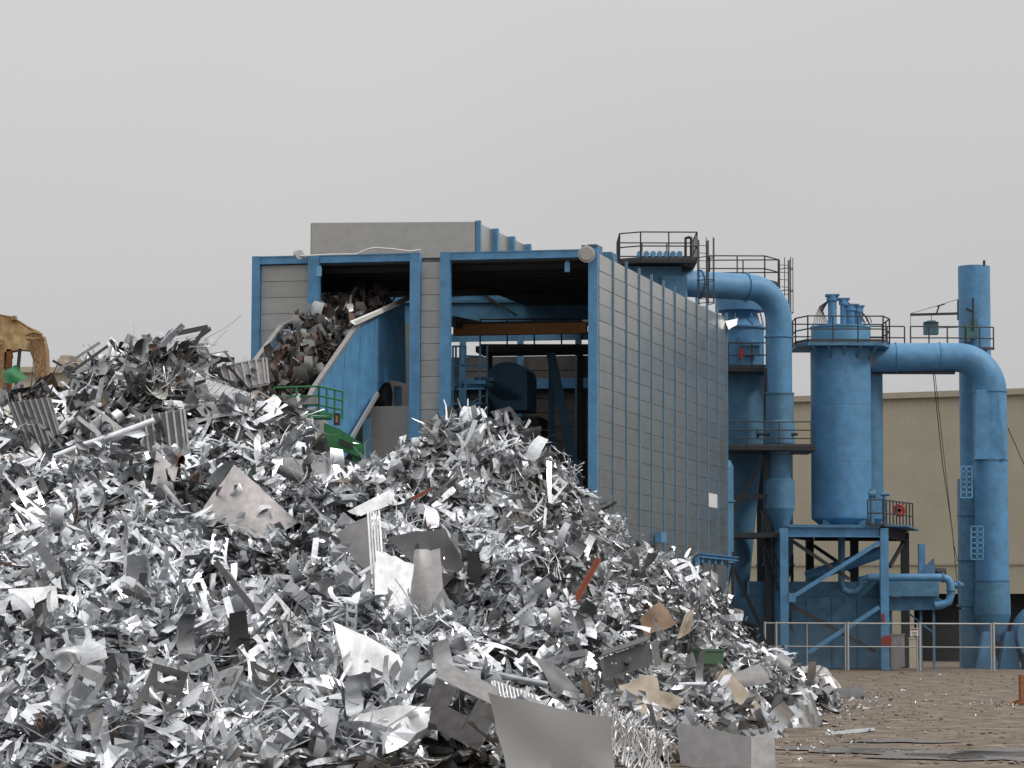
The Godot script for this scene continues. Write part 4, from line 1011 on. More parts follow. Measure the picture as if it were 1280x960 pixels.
# one offcut round the origin, roughly in the xz plane, about one metre across before scaling
func offcut(kind: String, r: RandomNumberGenerator) -> Shape:
	var sh := Shape.new()
	match kind:
		"strip":
			ribbon(sh, Vector3(0, 0, -0.5), Basis.IDENTITY, 1.0, r.randf_range(0.06, 0.18), r.randf_range(0.04, 0.16), 10, r.randf_range(-3.4, 3.4), r.randf_range(-1.5, 1.5), r.randf_range(-2.4, 2.4), r)
		"claw":
			var arms := r.randi_range(3, 5)
			var a0 := r.randf() * TAU
			for k in arms:
				var a := a0 + TAU * k / arms + r.randf_range(-0.35, 0.35)
				var f := Basis(Vector3.UP, a)
				ribbon(sh, f.z * -0.06, Basis(f.x, r.randf_range(-0.25, 0.25)) * f, r.randf_range(0.4, 0.75), r.randf_range(0.24, 0.40), 0.012, 7, r.randf_range(-1.8, 1.8), r.randf_range(-1.9, 1.9), r.randf_range(-1.0, 1.0), r)
		"web":                                            # stamping skeleton: rails and bridges round punched-out gaps
			var n := r.randi_range(4, 6)
			var curl := r.randf_range(-1.8, 1.8)
			var tw := r.randf_range(-0.9, 0.9)
			var wd := r.randf_range(0.22, 0.36)
			var mp := func(u: float, w: float) -> Vector3:
				var a := u * curl
				var q := Vector3(w, 0, u)
				if absf(curl) > 0.05: q = Vector3(w, (1.0 - cos(a)) / curl, sin(a) / curl)
				return Basis(Vector3.BACK, tw * u) * q
			for k in n:
				var u0 := -0.5 + float(k) / n
				var u1 := u0 + 1.0 / n
				var g := r.randf_range(0.10, 0.16) * (u1 - u0) * 3.0
				for s in [-1.0, 1.0]:
					var m0: float = wd * r.randf_range(0.62, 0.8) * s
					var um := (u0 + u1) * 0.5
					sh.tri(mp.call(u0, wd * s), mp.call(um, wd * s), mp.call(um, m0)); sh.tri(mp.call(u0, wd * s), mp.call(um, m0), mp.call(u0, m0 * 0.7))
					sh.tri(mp.call(um, wd * s), mp.call(u1, wd * s), mp.call(u1, m0 * 0.7)); sh.tri(mp.call(um, wd * s), mp.call(u1, m0 * 0.7), mp.call(um, m0))
				if r.randf() < 0.85:
					sh.tri(mp.call(u0, -wd), mp.call(u0 + g, -wd * 0.5), mp.call(u0, wd)); sh.tri(mp.call(u0 + g, -wd * 0.5), mp.call(u0 + g, wd * 0.5), mp.call(u0, wd))
		"plate":
			var w := r.randf_range(0.16, 0.55)
			var c := [Vector3(-0.5 + r.randf_range(0, 0.3), 0, -w * r.randf_range(0.1, 0.6)), Vector3(r.randf_range(0.1, 0.5), 0, -w * r.randf_range(0.05, 0.5)), Vector3(r.randf_range(0.3, 0.6), 0, w * r.randf_range(0.1, 0.5)), Vector3(-r.randf_range(0.0, 0.5), 0, w * r.randf_range(0.1, 0.6))]
			sh = crumple_from(c, 6, 4, r.randf_range(0.3, 0.8), r.randi(), 0.0, 3)
		"curl":
			var w := r.randf_range(0.10, 0.28)
			var lean_in := r.randf_range(0.3, 0.8)
			var turn := r.randf_range(1.2, 3.6)
			var g := []
			for j in 4:
				for i in 9:
					var t := i / 8.0
					var a := t * turn
					var rad := 1.0 / turn * (1.0 + 0.25 * t)
					var fl := (1.0 + 0.3 * sin(j * 1.3 + t * 3.0)) * (1.25 - lean_in * absf(t - 0.4))
					g.append(Vector3(sin(a) * rad - 0.4, (1.0 - cos(a)) * rad - 0.15, (j / 3.0 - 0.5) * w * fl))
			sh.sheet(g, 8, 3, 0.0)
		"angle":
			var w := r.randf_range(0.06, 0.13)
			var b := r.randf_range(-0.35, 0.35)
			var prev := []
			for k in 6:
				var t := k / 5.0 - 0.5
				var o := Vector3(sin(t * 3.0) * b * 0.2, cos(t * 4.0 + b * 6.0) * b * 0.3, t)
				var cur := [o + Vector3(-w, 0, 0), o, o + Vector3(0, w, 0), o + Vector3(-w * 0.9, 0.012, 0), o + Vector3(-0.012, w * 0.9, 0)]
				if k > 0:
					sh.flat(prev[0], prev[1], cur[1], cur[0], Vector3.DOWN); sh.flat(prev[1], prev[2], cur[2], cur[1], Vector3.RIGHT)
				prev = cur
		"tangle":
			for k in 16:
				var f := Basis(Vector3(r.randf_range(-1, 1), r.randf_range(-1, 1), r.randf_range(-1, 1)).normalized(), r.randf() * TAU)
				ribbon(sh, Vector3(r.randf_range(-0.25, 0.25), r.randf_range(-0.15, 0.15), r.randf_range(-0.25, 0.25)) - f.z * 0.3, f, r.randf_range(0.4, 0.9), r.randf_range(0.015, 0.04), 0.012, 6, r.randf_range(-2.5, 2.5), r.randf_range(-1, 1), r.randf_range(-3, 3), r)
		"shred":
			for k in 3:
				var f := Basis(Vector3(r.randf_range(-1, 1), r.randf_range(-0.3, 0.3), r.randf_range(-1, 1)).normalized(), r.randf() * 1.5)
				f = Basis(Vector3.UP, r.randf() * TAU) * f
				ribbon(sh, Vector3(r.randf_range(-0.2, 0.2), r.randf_range(-0.1, 0.1), r.randf_range(-0.2, 0.2)) - f.z * 0.25, f, r.randf_range(0.35, 0.8), r.randf_range(0.08, 0.3), r.randf_range(0.02, 0.2), 5, r.randf_range(-2.4, 2.4), r.randf_range(-1.5, 1.5), r.randf_range(-1.8, 1.8), r)
		"tube":
			var w := r.randf_range(0.07, 0.13)
			sh.tube([Vector3(0, 0, -0.5), Vector3(0.02, 0.01, -0.1), Vector3(-0.02, 0.03, 0.2), Vector3(0, 0, 0.5)], [w, w * 0.95, w * 0.8, w], 12, false)
	return sh

const KINDS := ["strip", "claw", "web", "plate", "curl", "angle", "tangle", "shred", "tube"]
var variants := {}

func tone(which: String, r: RandomNumberGenerator) -> Color:
	var k: float
	match which:
		"bright":
			k = r.randf_range(0.66, 0.95)
			return Color(k * 0.965, k * 0.99, k * r.randf_range(1.01, 1.03))
		"dull":
			k = r.randf_range(0.14, 0.48)
			return Color(k * 0.95, k * 0.98, k)
	var p := r.randf()
	if p < 0.45:
		k = r.randf_range(0.03, 0.12); return Color(k, k, k)
	if p < 0.72:
		k = r.randf_range(0.15, 0.35); return Color(k, k * 0.98, k * 0.96)
	if p < 0.80: return Color(0.16, 0.07, 0.04) * r.randf_range(0.5, 1.1)
	if p < 0.88: return Color(0.30, 0.235, 0.17) * r.randf_range(0.6, 1.1)
	if p < 0.89: return Color(0.06, 0.11, 0.09)
	return Color(0.6, 0.58, 0.54)

func lie(p: Vector3, n: Vector3, tilt: float, s: float, r: RandomNumberGenerator, yaw := -99.0) -> Transform3D:
	var b := Basis(Quaternion(Vector3.UP, n)) if n.y < 0.999 else Basis.IDENTITY
	var ax := Vector3(r.randf_range(-1, 1), 0, r.randf_range(-1, 1)).normalized()
	b = b * Basis(ax, r.randfn(0, tilt)) * Basis(Vector3.UP, r.randf() * TAU if yaw < -50.0 else yaw + r.randfn(0, 0.75))
	return Transform3D(b.scaled_local(Vector3(s * r.randf_range(0.75, 1.0), s * r.randf_range(0.6, 1.3), s * r.randf_range(1.0, 2.0))), p)

# which offcuts lie where: the low left is bright stampings, the top left larger dulled pieces, the right flank fine shreds
func mix_at(p: Vector3) -> Dictionary:
	var d := -p.z
	var left := clampf((1.5 - p.x * 45.0 / d) / 3.0, 0, 1)           # 1 on the left, 0 on the right flank
	var high := clampf((p.y - 4.0) / 3.0, 0, 1) * left
	return {"left": left, "high": high}

func scatter(pool: Dictionary, kind: String, met: String, t: Transform3D, c: Color, r: RandomNumberGenerator) -> void:
	var key := "%s/%s/%d" % [kind, met, r.randi() % 6]
	if not pool.has(key): pool[key] = []
	pool[key].append([t, c])

func pour(pool: Dictionary, parent: Node, called: String) -> void:
	for key in pool:
		var parts: PackedStringArray = key.split("/")
		var mm := MultiMesh.new()
		mm.transform_format = MultiMesh.TRANSFORM_3D
		mm.use_colors = true
		mm.mesh = variants["%s/%s" % [parts[0], parts[2]]]
		var list: Array = pool[key]
		mm.instance_count = list.size()
		for i in list.size():
			mm.set_instance_transform(i, list[i][0].translated(-origin_of(parent)))
			mm.set_instance_color(i, list[i][1])
		var o := MultiMeshInstance3D.new()
		o.name = called
		o.multimesh = mm
		o.material_override = M["scrap_" + parts[1]]
		o.set_meta("kind", "stuff")
		parent.add_child(o, true)

func pick(r: RandomNumberGenerator, table: Array) -> String:
	var sum := 0.0
	for q in table: sum += q[1]
	var x := r.randf() * sum
	for q in table:
		x -= q[1]
		if x <= 0.0: return q[0]
	return table[0][0]

func heap() -> void:
	var r := RandomNumberGenerator.new()
	r.seed = 20
	for k in KINDS:
		for i in 6:
			variants["%s/%d" % [k, i]] = offcut(k, r).mesh()
	var t := Node3D.new()
	t.name = "scrap_heap"
	t.position = Vector3(-4, 0, -55)
	add_child(t)
	tag(t, "great heap of tangled silver sheet-metal offcuts filling the foreground", "scrap heap")
	t.set_meta("kind", "stuff")
	# compacted core
	var g := []
	for j in GNZ:
		for i in GNX:
			g.append(Vector3(GX0 + i * GS, hgrid[j * GNX + i] - 0.7, GZ0 + j * GS))
	obj("core", Shape.new().sheet(g, GNX - 1, GNZ - 1, 0.0, -1.0), M.heap_core, t).set_meta("kind", "stuff")
	var clump := FastNoiseLite.new()
	clump.seed = 9; clump.frequency = 0.75; clump.fractal_octaves = 2
	var drift := FastNoiseLite.new()      # offcuts nest into one another, so neighbours lie alike
	drift.seed = 14; drift.frequency = 0.55; drift.fractal_octaves = 2
	var pool := {}
	var made := 0
	while made < COUNT:
		var z := -r.randf_range(31.0, 76.0)
		var x := r.randf_range(-0.205, 0.14) * -z
		var h := heap_h(x, z)
		if h < 0.10: continue
		var n := heap_n(x, z)
		if z < -69.5 and r.randf() < 0.8: continue
		var p := Vector3(x, h, z)
		if blocked(p): continue
		var m := mix_at(p)
		var lump := clump.get_noise_3d(x, h * 1.4, z * 0.8)
		if lump < -0.10 - 0.08 * m.left and r.randf() < 0.88: continue      # hollows between the clumps
		made += 1
		var met := pick(r, [["bright", 0.52 + 0.34 * m.left - 0.56 * m.high], ["dull", 0.38 - 0.14 * m.left + 0.25 * m.high], ["painted", 0.11 - 0.05 * m.left + 0.12 * m.high]])
		var kind := pick(r, [["strip", 0.26 + 0.15 * m.high], ["claw", 0.06 + 0.34 * m.left - 0.24 * m.high], ["web", 0.05 + 0.14 * m.left - 0.08 * m.high], ["plate", 0.09 + 0.12 * m.high], ["curl", 0.05], ["angle", 0.02 + 0.09 * m.high], ["tangle", 0.07], ["shred", 0.45 - 0.25 * m.left], ["tube", 0.006]])
		var s := lerpf(0.42, 0.74, m.left) * exp(r.randfn(0, 0.42))
		if kind == "claw" or kind == "web": s *= 1.15
		s = minf(s, 0.80 if kind == "claw" or kind == "plate" else 0.95)
		if m.high > 0.4: s *= 1.25
		if kind == "tangle": s *= 1.0
		var q := p + n * (r.randf_range(-0.42, 0.02) + 0.42 * lump)
		if q.y < 0.06: q.y = 0.06
		scatter(pool, kind, met, lie(q, (n + Vector3(drift.get_noise_3d(x, h, z), 0, drift.get_noise_3d(x + 40.0, h, z)) * 1.5).normalized(), 0.34 - 0.08 * m.high, s, r, drift.get_noise_3d(x * 0.6, h + 30.0, z * 0.6) * 7.0), tone(met, r), r)
	pour(pool, t, "offcuts")

func heap_on_belt(to3: Callable, rim: Array) -> void:
	var r := RandomNumberGenerator.new()
	r.seed = 91
	var t := Node3D.new()
	t.name = "conveyor_load"
	add_child(t)
	t.position = to3.call(Vector2(3.0, 10.4), 1.3)
	tag(t, "rusty mixed scrap riding up the blue feed conveyor", "scrap")
	t.set_meta("kind", "stuff")
	var pool := {}
	for i in 2600:
		var s := r.randf_range(-0.6, 8.4)
		var k := 0 if s < 0 else (1 if s < 3.66 else 2)
		var f: float = (s - rim[k].x) / (rim[k + 1].x - rim[k].x)
		var w := r.randf_range(0.45, 2.15)
		var crown := 0.28 * sin(PI * w / 2.55) + 0.14 * sin(s * 2.7) * sin(w * 3.0)
		var h := lerpf(rim[k].y, rim[k + 1].y, f) - 0.40 + crown + r.randf_range(-0.25, 0.14)
		var p: Vector3 = to3.call(Vector2(s, h), w)
		var met := pick(r, [["bright", 0.07], ["dull", 0.30], ["painted", 0.63]])
		var kind := pick(r, [["strip", 0.16], ["plate", 0.14], ["curl", 0.3], ["angle", 0.08], ["shred", 0.24], ["claw", 0.1]])
		scatter(pool, kind, met, lie(p, Vector3.UP, 0.8, r.randf_range(0.35, 1.0) * (0.6 + 0.4 * sin(PI * w / 2.6)), r), (tone(met, r) if met != "painted" else (Color(0.10, 0.06, 0.045) if r.randf() < 0.4 else Color(0.10, 0.095, 0.088)) * r.randf_range(0.4, 1.8)), r)
	pour(pool, t, "offcuts")

# pieces large enough to tell apart: each one an object
var landmarks := []
var clearings := []
func clear_over(c: Array) -> void:   # nothing lies on the face of a large sheet
	var mid: Vector3 = (c[0] + c[1] + c[2] + c[3]) * 0.25
	var nrm: Vector3 = (c[2] - c[0]).cross(c[1] - c[3]).normalized()
	if nrm.dot(Vector3(0, 0.35, 1)) < 0.0: nrm = -nrm
	var rad: float = ((c[0] as Vector3).distance_to(c[2]) + (c[1] as Vector3).distance_to(c[3])) * 0.25
	clearings.append([mid, rad, nrm])
func blocked(p: Vector3, margin := 0.05) -> bool:
	for q in clearings:
		var d: Vector3 = p - q[0]
		if d.length() < q[1] + 2.2:
			var up: float = d.dot(q[2])
			if up < -0.15: continue
			var fore := Vector3(0, -0.22, 0.975)             # keep the slope just below it low as well
			d -= fore * clampf(d.dot(fore), 0.0, 1.5)
			if d.length() < q[1] * 0.8 + margin: return true
	return false
func landmark(called: String, sh: Shape, m: Material, label: String, short: String, category: String, at: Vector3) -> MeshInstance3D:
	var o := obj(called, sh, m, self, at)
	tag(o, label, category)
	landmarks.append([at, short])
	return o
func quad_sheet(called: String, c: Array, m: Material, label: String, short: String, category := "sheet metal", amp := 0.15, sd := 1, nx := 8, ny := 8, creases := 2) -> MeshInstance3D:
	var mid: Vector3 = (c[0] + c[1] + c[2] + c[3]) * 0.25
	clear_over(c)
	return landmark(called, crumple_from(c, nx, ny, amp, sd, 0.006, creases), m, label, short, category, mid)
func ribbed(called: String, c: Array, ribs: int, m: Material, rm: Material, label: String, short: String, open := false) -> void:   # a panel with raised cross ribs, or only the bars of a grille
	var mid: Vector3 = (c[0] + c[1] + c[2] + c[3]) * 0.25
	var t := thing(called, label, "panel", mid)
	landmarks.append([mid, short])
	clear_over(c)
	var nrm: Vector3 = (c[2] - c[0]).cross(c[1] - c[3]).normalized()
	if nrm.z < 0: nrm = -nrm
	if not open: obj("sheet", crumple_from(c, 8, 4, 0.06, ribs, 0.006, 1), m, t)
	var fr := Shape.new()
	for k in 4: fr.beam(c[k], c[(k + 1) % 4], 0.05, 0.05)
	obj("frame", fr, rm, t)
	for k in ribs:
		var s := (k + 0.5) / ribs
		var a: Vector3 = (c[0] as Vector3).lerp(c[1], s) + nrm * 0.035
		var b: Vector3 = (c[3] as Vector3).lerp(c[2], s) + nrm * 0.035
		obj("rib", Shape.new().beam(a, b, 0.045 if not open else 0.02, 0.05 if not open else 0.02), rm, t)

func heroes() -> void:
	quad_sheet("grey_sheet", [Vector3(-5.67, 5.14, -55.43), Vector3(-4.30, 4.10, -54.69), Vector3(-4.84, 3.41, -54.18), Vector3(-6.27, 4.23, -54.78)], M.s_pink_grey, "large creased pinkish grey sheet lying on the upper middle of the left heap", "large creased pinkish sheet", "sheet metal", 0.25, 12)
	ribbed("louvre_panel", [Vector3(-7.76, 7.85, -66.21), Vector3(-6.26, 7.36, -65.86), Vector3(-6.43, 7.15, -65.71), Vector3(-8.02, 7.52, -65.97)], 10, M.s_aluminium, M.s_zinc_white, "pale ribbed louvre panel bent across the top right of the left heap", "pale louvre panel")
	ribbed("radiator_panel", [Vector3(-7.54, 8.13, -67.54), Vector3(-6.15, 8.44, -67.74), Vector3(-6.04, 7.76, -67.27), Vector3(-7.28, 7.50, -67.09)], 8, M.s_grey_sheet, M.s_grey_sheet, "dull grey ribbed panel standing behind the pale louvre panel", "dull ribbed panel")
	ribbed("fin_panel", [Vector3(-11.32, 6.76, -61.10), Vector3(-10.43, 6.89, -61.19), Vector3(-10.01, 5.87, -60.47), Vector3(-10.72, 5.61, -60.29)], 7, M.s_dark_paint, M.s_grey_paint, "dark finned panel near the left edge below the yellow boom", "dark finned panel")
	ribbed("rack_panel", [Vector3(-8.28, 6.42, -60.57), Vector3(-7.34, 6.61, -60.70), Vector3(-7.13, 5.60, -59.99), Vector3(-8.07, 5.49, -59.91)], 6, M.s_dark_paint, M.s_grey_sheet, "dark upright slatted rack in the upper middle of the left heap", "dark slatted rack")
	quad_sheet("hood_plate", [Vector3(-6.97, 8.25, -82.12), Vector3(-6.01, 8.36, -82.19), Vector3(-5.17, 7.14, -81.33), Vector3(-6.43, 7.34, -81.47)], M.s_grey_sheet, "grey folded plate below the green handrail", "folded grey plate", "sheet metal", 0.35, 7)
	quad_sheet("trough_plate", [Vector3(-5.57, 6.30, -65.70), Vector3(-4.76, 6.35, -65.73), Vector3(-4.30, 5.78, -65.32), Vector3(-5.42, 5.82, -65.35)], M.s_beige, "beige stained trough plate below the green handrail", "beige trough plate", "sheet metal", 0.2, 5)
	quad_sheet("folded_sheet", [Vector3(-5.16, 5.47, -59.67), Vector3(-3.93, 5.38, -59.61), Vector3(-4.04, 4.94, -59.29), Vector3(-5.07, 5.16, -59.45)], M.s_grey_sheet, "grey side plate just under the beige trough plate", "grey trough side", "sheet metal", 0.15, 6)
	quad_sheet("channel_plate", [Vector3(-5.85, 7.46, -66.58), Vector3(-5.65, 7.29, -66.46), Vector3(-5.88, 6.71, -66.05), Vector3(-6.22, 7.04, -66.29)], M.s_zinc, "narrow silver channel plate leaning by the left end of the green handrail", "narrow channel plate", "sheet metal", 0.1, 3)
	quad_sheet("brown_plate", [Vector3(-4.80, 6.20, -81.67), Vector3(-4.28, 6.45, -81.85), Vector3(-4.22, 6.10, -81.60), Vector3(-4.59, 5.95, -81.49)], M.s_brown, "small rust brown plate in the valley between the two heaps", "rust brown plate", "sheet metal", 0.3, 9)
	# the bright upright sheet and its neighbours
	quad_sheet("white_sheet", [Vector3(-2.39, 3.18, -48.18), Vector3(-1.71, 2.89, -47.97), Vector3(-1.86, 1.65, -47.04), Vector3(-2.38, 1.69, -47.07)], M.s_zinc_white, "bright white upright sheet in the middle of the heap", "bright white upright sheet", "sheet metal", 0.10, 4)
	quad_sheet("grey_door", [Vector3(-1.74, 3.14, -48.85), Vector3(-1.28, 3.26, -48.93), Vector3(-1.17, 2.05, -48.04), Vector3(-1.84, 1.94, -47.96)], M.s_grey_sheet, "grey creased sheet leaning right of the bright white upright sheet", "grey leaning sheet", "sheet metal", 0.2, 8)
	quad_sheet("dark_sheet", [Vector3(-3.22, 3.54, -49.94), Vector3(-2.62, 3.90, -50.20), Vector3(-2.48, 2.71, -49.33), Vector3(-2.93, 3.12, -49.63)], M.s_grey_paint, "dark grey sheet left of the striped profile bundle", "dark grey sheet", "sheet metal", 0.12, 3)
	quad_sheet("black_sheet", [Vector3(-2.28, 3.39, -49.92), Vector3(-1.23, 3.61, -50.07), Vector3(-0.86, 2.87, -49.53), Vector3(-1.31, 2.34, -49.14)], M.s_dark_paint, "dark crumpled sheet right of the striped profile bundle", "dark crumpled sheet", "sheet metal", 0.5, 15)
	var pb := thing("profile_bundle", "bundle of pale upright metal profiles above the bright white sheet", "profiles", Vector3(-2.55, 3.21, -50.70))
	landmarks.append([pb.position, "pale profile bundle"])
	clearings.append([pb.position, 0.6, Vector3(0, 0.3, 0.95)])
	for k in 5:
		var o := Vector3(0.05 * k, 0.01 * k, 0.03 * (k % 2))
		obj("profile", Shape.new().beam(Vector3(-2.60, 3.87, -49.23) + o, Vector3(-2.45, 2.50, -48.23) + o, 0.035, 0.05), M.s_zinc_white if k % 2 == 0 else M.s_aluminium, pb)
	quad_sheet("long_plate", [Vector3(-2.80, 1.99, -42.91), Vector3(-1.73, 1.42, -42.48), Vector3(-1.28, 0.68, -41.90), Vector3(-2.58, 1.18, -42.29)], M.s_zinc_white, "long curved pale plate sloping down right in the lower middle of the heap", "long curved pale plate", "sheet metal", 0.22, 29, 10, 6, 1)
	quad_sheet("bracket_plate", [Vector3(-2.48, 1.05, -40.32), Vector3(-1.80, 1.12, -40.37), Vector3(-1.41, 0.64, -40.00), Vector3(-2.25, 0.62, -39.98)], M.s_grey_paint, "dark grey flat bracket below the long curved pale plate", "dark flat bracket", "sheet metal", 0.2, 14)
	quad_sheet("punched_sheet", [Vector3(-2.02, 0.67, -35.95), Vector3(-1.06, 0.82, -36.06), Vector3(-1.07, 0.40, -35.72), Vector3(-1.83, 0.25, -35.61)], M.s_zinc_white, "white folded panel at the bottom centre left of the grey channel box", "white folded panel", "sheet metal", 0.35, 18)
	# grey channel box with a cut-out
	var cb := thing("channel_box", "dark grey folded channel box with a cut-out at the bottom centre of the heap", "box", Vector3(-0.75, 0.61, -40.35))
	landmarks.append([cb.position, "grey channel box"])
	clearings.append([Vector3(-0.63, 0.58, -36.60), 0.75, Vector3(0, 0.3, 0.95)])
	var A := Vector3(-1.00, 1.18, -37.06)
	var B := Vector3(-0.16, 0.78, -36.75)
	var dn := Vector3(-0.43, 0.24, -36.33) - B
	var bk := Vector3(-0.02, 0.26, -0.50)
	obj("top_flange", Shape.new().slab([A, B, B + bk, A + bk], Vector3(0, 0.012, 0)), M.s_grey_sheet, cb)
	obj("face", Shape.new().slab([A - Vector3(0, 0.01, 0), A.lerp(B, 0.32) - Vector3(0, 0.01, 0), A.lerp(B, 0.32) + dn, A + dn], Vector3(0, 0, -0.012)), M.s_grey_paint, cb)
	obj("face", Shape.new().slab([A.lerp(B, 0.66) - Vector3(0, 0.01, 0), B - Vector3(0, 0.01, 0), B + dn, A.lerp(B, 0.66) + dn], Vector3(0, 0, -0.012)), M.s_grey_paint, cb)
	obj("face", Shape.new().slab([A.lerp(B, 0.325) + dn * 0.45, A.lerp(B, 0.655) + dn * 0.45, A.lerp(B, 0.655) + dn, A.lerp(B, 0.325) + dn], Vector3(0, 0, -0.012)), M.s_grey_paint, cb)
	obj("side_flange", Shape.new().slab([B, B + dn, B + dn + bk, B + bk], Vector3(0.012, 0, 0)), M.s_grey_paint, cb)
	quad_sheet("grey_cover", [Vector3(-0.27, 0.83, -34.50), Vector3(1.26, 0.59, -34.30), Vector3(1.28, -0.13, -33.73), Vector3(0.02, -0.14, -33.73)], M.s_cover, "large smooth grey cover sheet at the bottom edge right of the channel box", "large grey cover sheet", "sheet metal", 0.30, 85, 7, 5, 4)
	ribbed("wire_grille", [Vector3(-0.28, 1.03, -41.48), Vector3(0.40, 0.80, -41.30), Vector3(0.52, 0.27, -40.88), Vector3(-0.22, 0.70, -41.22)], 12, M.s_zinc, M.s_zinc_white, "white wire grille of slanting bars above the large grey cover sheet", "white wire grille", true)
	quad_sheet("grey_wedge", [Vector3(0.35, 1.49, -43.51), Vector3(0.78, 1.24, -43.32), Vector3(1.25, 0.66, -42.87), Vector3(0.65, 0.87, -43.04)], M.s_grey_paint, "slanting dark grey plate right of the white wire grille", "slanting grey plate", "sheet metal", 0.15, 31)
	# black appliance front
	var ap := thing("appliance_shell", "black box shell with a rounded front low on the right of the heap", "appliance", Vector3(1.85, 1.26, -44.15))
	landmarks.append([ap.position, "black appliance shell"])
	clearings.append([ap.position, 0.55, Vector3(0, 0.3, 0.95)])
	var q0 := Vector3(1.42, 1.32, -43.53)
	var q1 := Vector3(2.17, 1.57, -43.72)
	var dd := Vector3(1.46, 1.00, -43.28) - q0
	obj("front", Shape.new().slab([q0, q1, q1 + dd, q0 + dd], Vector3(0.05, 0.05, -0.03)), M.s_dark_paint, ap)
	obj("top", Shape.new().slab([q0 + Vector3(0, 0.052, 0), q1 + Vector3(0, 0.052, 0), q1 + Vector3(0.1, 0.15, -0.45), q0 + Vector3(0.1, 0.15, -0.45)], Vector3(0, 0.02, 0)), M.s_dark_paint, ap)
	obj("side", Shape.new().slab([q1 + Vector3(0.06, 0.03, 0), q1 + dd + Vector3(0.06, 0, 0), q1 + dd + Vector3(0.18, 0.0, -0.4), q1 + Vector3(0.18, 0.1, -0.4)], Vector3(0.02, 0, 0)), M.s_grey_paint, ap)
	var knob := q0.lerp(q1, 0.55) + dd * 0.4 + Vector3(0.02, 0.0, 0.04)
	obj("knob", Shape.new().tube([knob, knob + Vector3(-0.02, 0, 0.05)], [0.05], 14), M.s_grey_paint, ap)
	for k in 2:
		obj("button", Shape.new().box(knob + Vector3(-0.2 - 0.06 * k, -0.05, 0.0), Vector3(0.03, 0.03, 0.03)), M.s_zinc_white, ap)
	# green block
	var gb := thing("green_case", "dull green metal case beside the black appliance shell", "case", Vector3(3.59, 1.29, -49.85))
	landmarks.append([gb.position, "green case"])
	var g0 := Vector3(3.59, 1.29, -49.85)
	obj("case", Shape.new().box(g0, Vector3(0.42, 0.22, 0.4), Basis(Vector3.UP, 0.4)), M.green_dull, gb)
	obj("lid", Shape.new().box(g0 + Vector3(0, 0.13, 0), Vector3(0.46, 0.04, 0.44), Basis(Vector3.UP, 0.4)), M.green_dull, gb)
	quad_sheet("brown_box_plate", [Vector3(2.36, 2.04, -50.03), Vector3(2.75, 2.33, -50.25), Vector3(3.03, 1.95, -49.97), Vector3(2.43, 1.66, -49.75)], M.s_brown, "brownish grey box side low on the right flank", "brownish box side", "sheet metal", 0.3, 33)
	quad_sheet("tan_plate", [Vector3(3.21, 2.01, -50.51), Vector3(3.40, 2.16, -50.62), Vector3(3.28, 1.66, -50.25), Vector3(3.04, 1.60, -50.20)], M.s_beige, "narrow tan upright plate on the right flank", "narrow tan plate", "sheet metal", 0.2, 34)
	quad_sheet("beige_sheet", [Vector3(1.68, 1.09, -42.35), Vector3(2.27, 1.14, -42.38), Vector3(2.36, 0.45, -41.85), Vector3(1.69, 0.68, -42.03)], M.s_beige, "beige folded panel below the black appliance shell", "beige folded panel", "sheet metal", 0.35, 36)
	quad_sheet("beige_flap", [Vector3(2.24, 0.90, -43.14), Vector3(2.73, 0.76, -43.03), Vector3(2.60, 0.59, -42.89), Vector3(2.18, 0.68, -42.97)], M.s_beige, "small beige flap right of the beige folded panel", "small beige flap", "sheet metal", 0.25, 37)
	quad_sheet("tan_sheet", [Vector3(3.28, 0.87, -48.87), Vector3(3.86, 1.07, -49.02), Vector3(4.63, 0.27, -48.40), Vector3(3.48, 0.43, -48.53)], M.s_beige, "broad beige bent panel near the right toe of the heap", "broad beige panel", "sheet metal", 0.28, 38)
	quad_sheet("ridge_sheet", [Vector3(3.16, 0.95, -49.29), Vector3(4.51, 1.21, -49.49), Vector3(4.65, 0.78, -49.16), Vector3(3.46, 0.64, -49.05)], M.s_grey_sheet, "long grey ridge sheet behind the broad beige panel", "long grey ridge sheet", "sheet metal", 0.25, 39)
	quad_sheet("tray_sheet", [Vector3(2.27, 0.55, -37.49), Vector3(3.27, 0.40, -37.38), Vector3(3.23, -0.12, -36.97), Vector3(2.29, 0.02, -37.08)], M.s_grey_paint, "dark grey long tray side at the bottom right of the heap", "dark tray side", "sheet metal", 0.06, 40)
	quad_sheet("tray_flap", [Vector3(3.23, 0.43, -36.80), Vector3(3.55, 0.49, -36.85), Vector3(3.52, -0.06, -36.42), Vector3(3.19, -0.10, -36.39)], M.s_grey_sheet, "grey end flap of the dark tray at the bottom right", "grey tray end", "sheet metal", 0.06, 41)
	quad_sheet("toe_hoop", [Vector3(4.08, 0.58, -45.67), Vector3(4.18, 0.53, -45.63), Vector3(4.38, 0.02, -45.23), Vector3(4.27, -0.01, -45.21)], M.s_aluminium, "thin grey bent strip curving over the dark tray end", "thin bent strip", "strip", 0.3, 42)
	quad_sheet("crumpled_foil", [Vector3(4.81, 0.62, -50.88), Vector3(5.40, 0.86, -51.06), Vector3(5.97, 0.05, -50.43), Vector3(4.82, -0.03, -50.37)], M.s_aluminium, "crumpled silver sheet at the right toe of the heap", "crumpled silver toe sheet", "sheet metal", 0.55, 47, 14, 10, 6)
	quad_sheet("standing_flap", [Vector3(5.35, 0.68, -51.23), Vector3(5.60, 0.73, -51.27), Vector3(5.52, 0.24, -50.89), Vector3(5.22, 0.18, -50.84)], M.s_grey_paint, "dark grey upright flap in front of the crumpled silver toe sheet", "dark upright flap", "sheet metal", 0.1, 45)
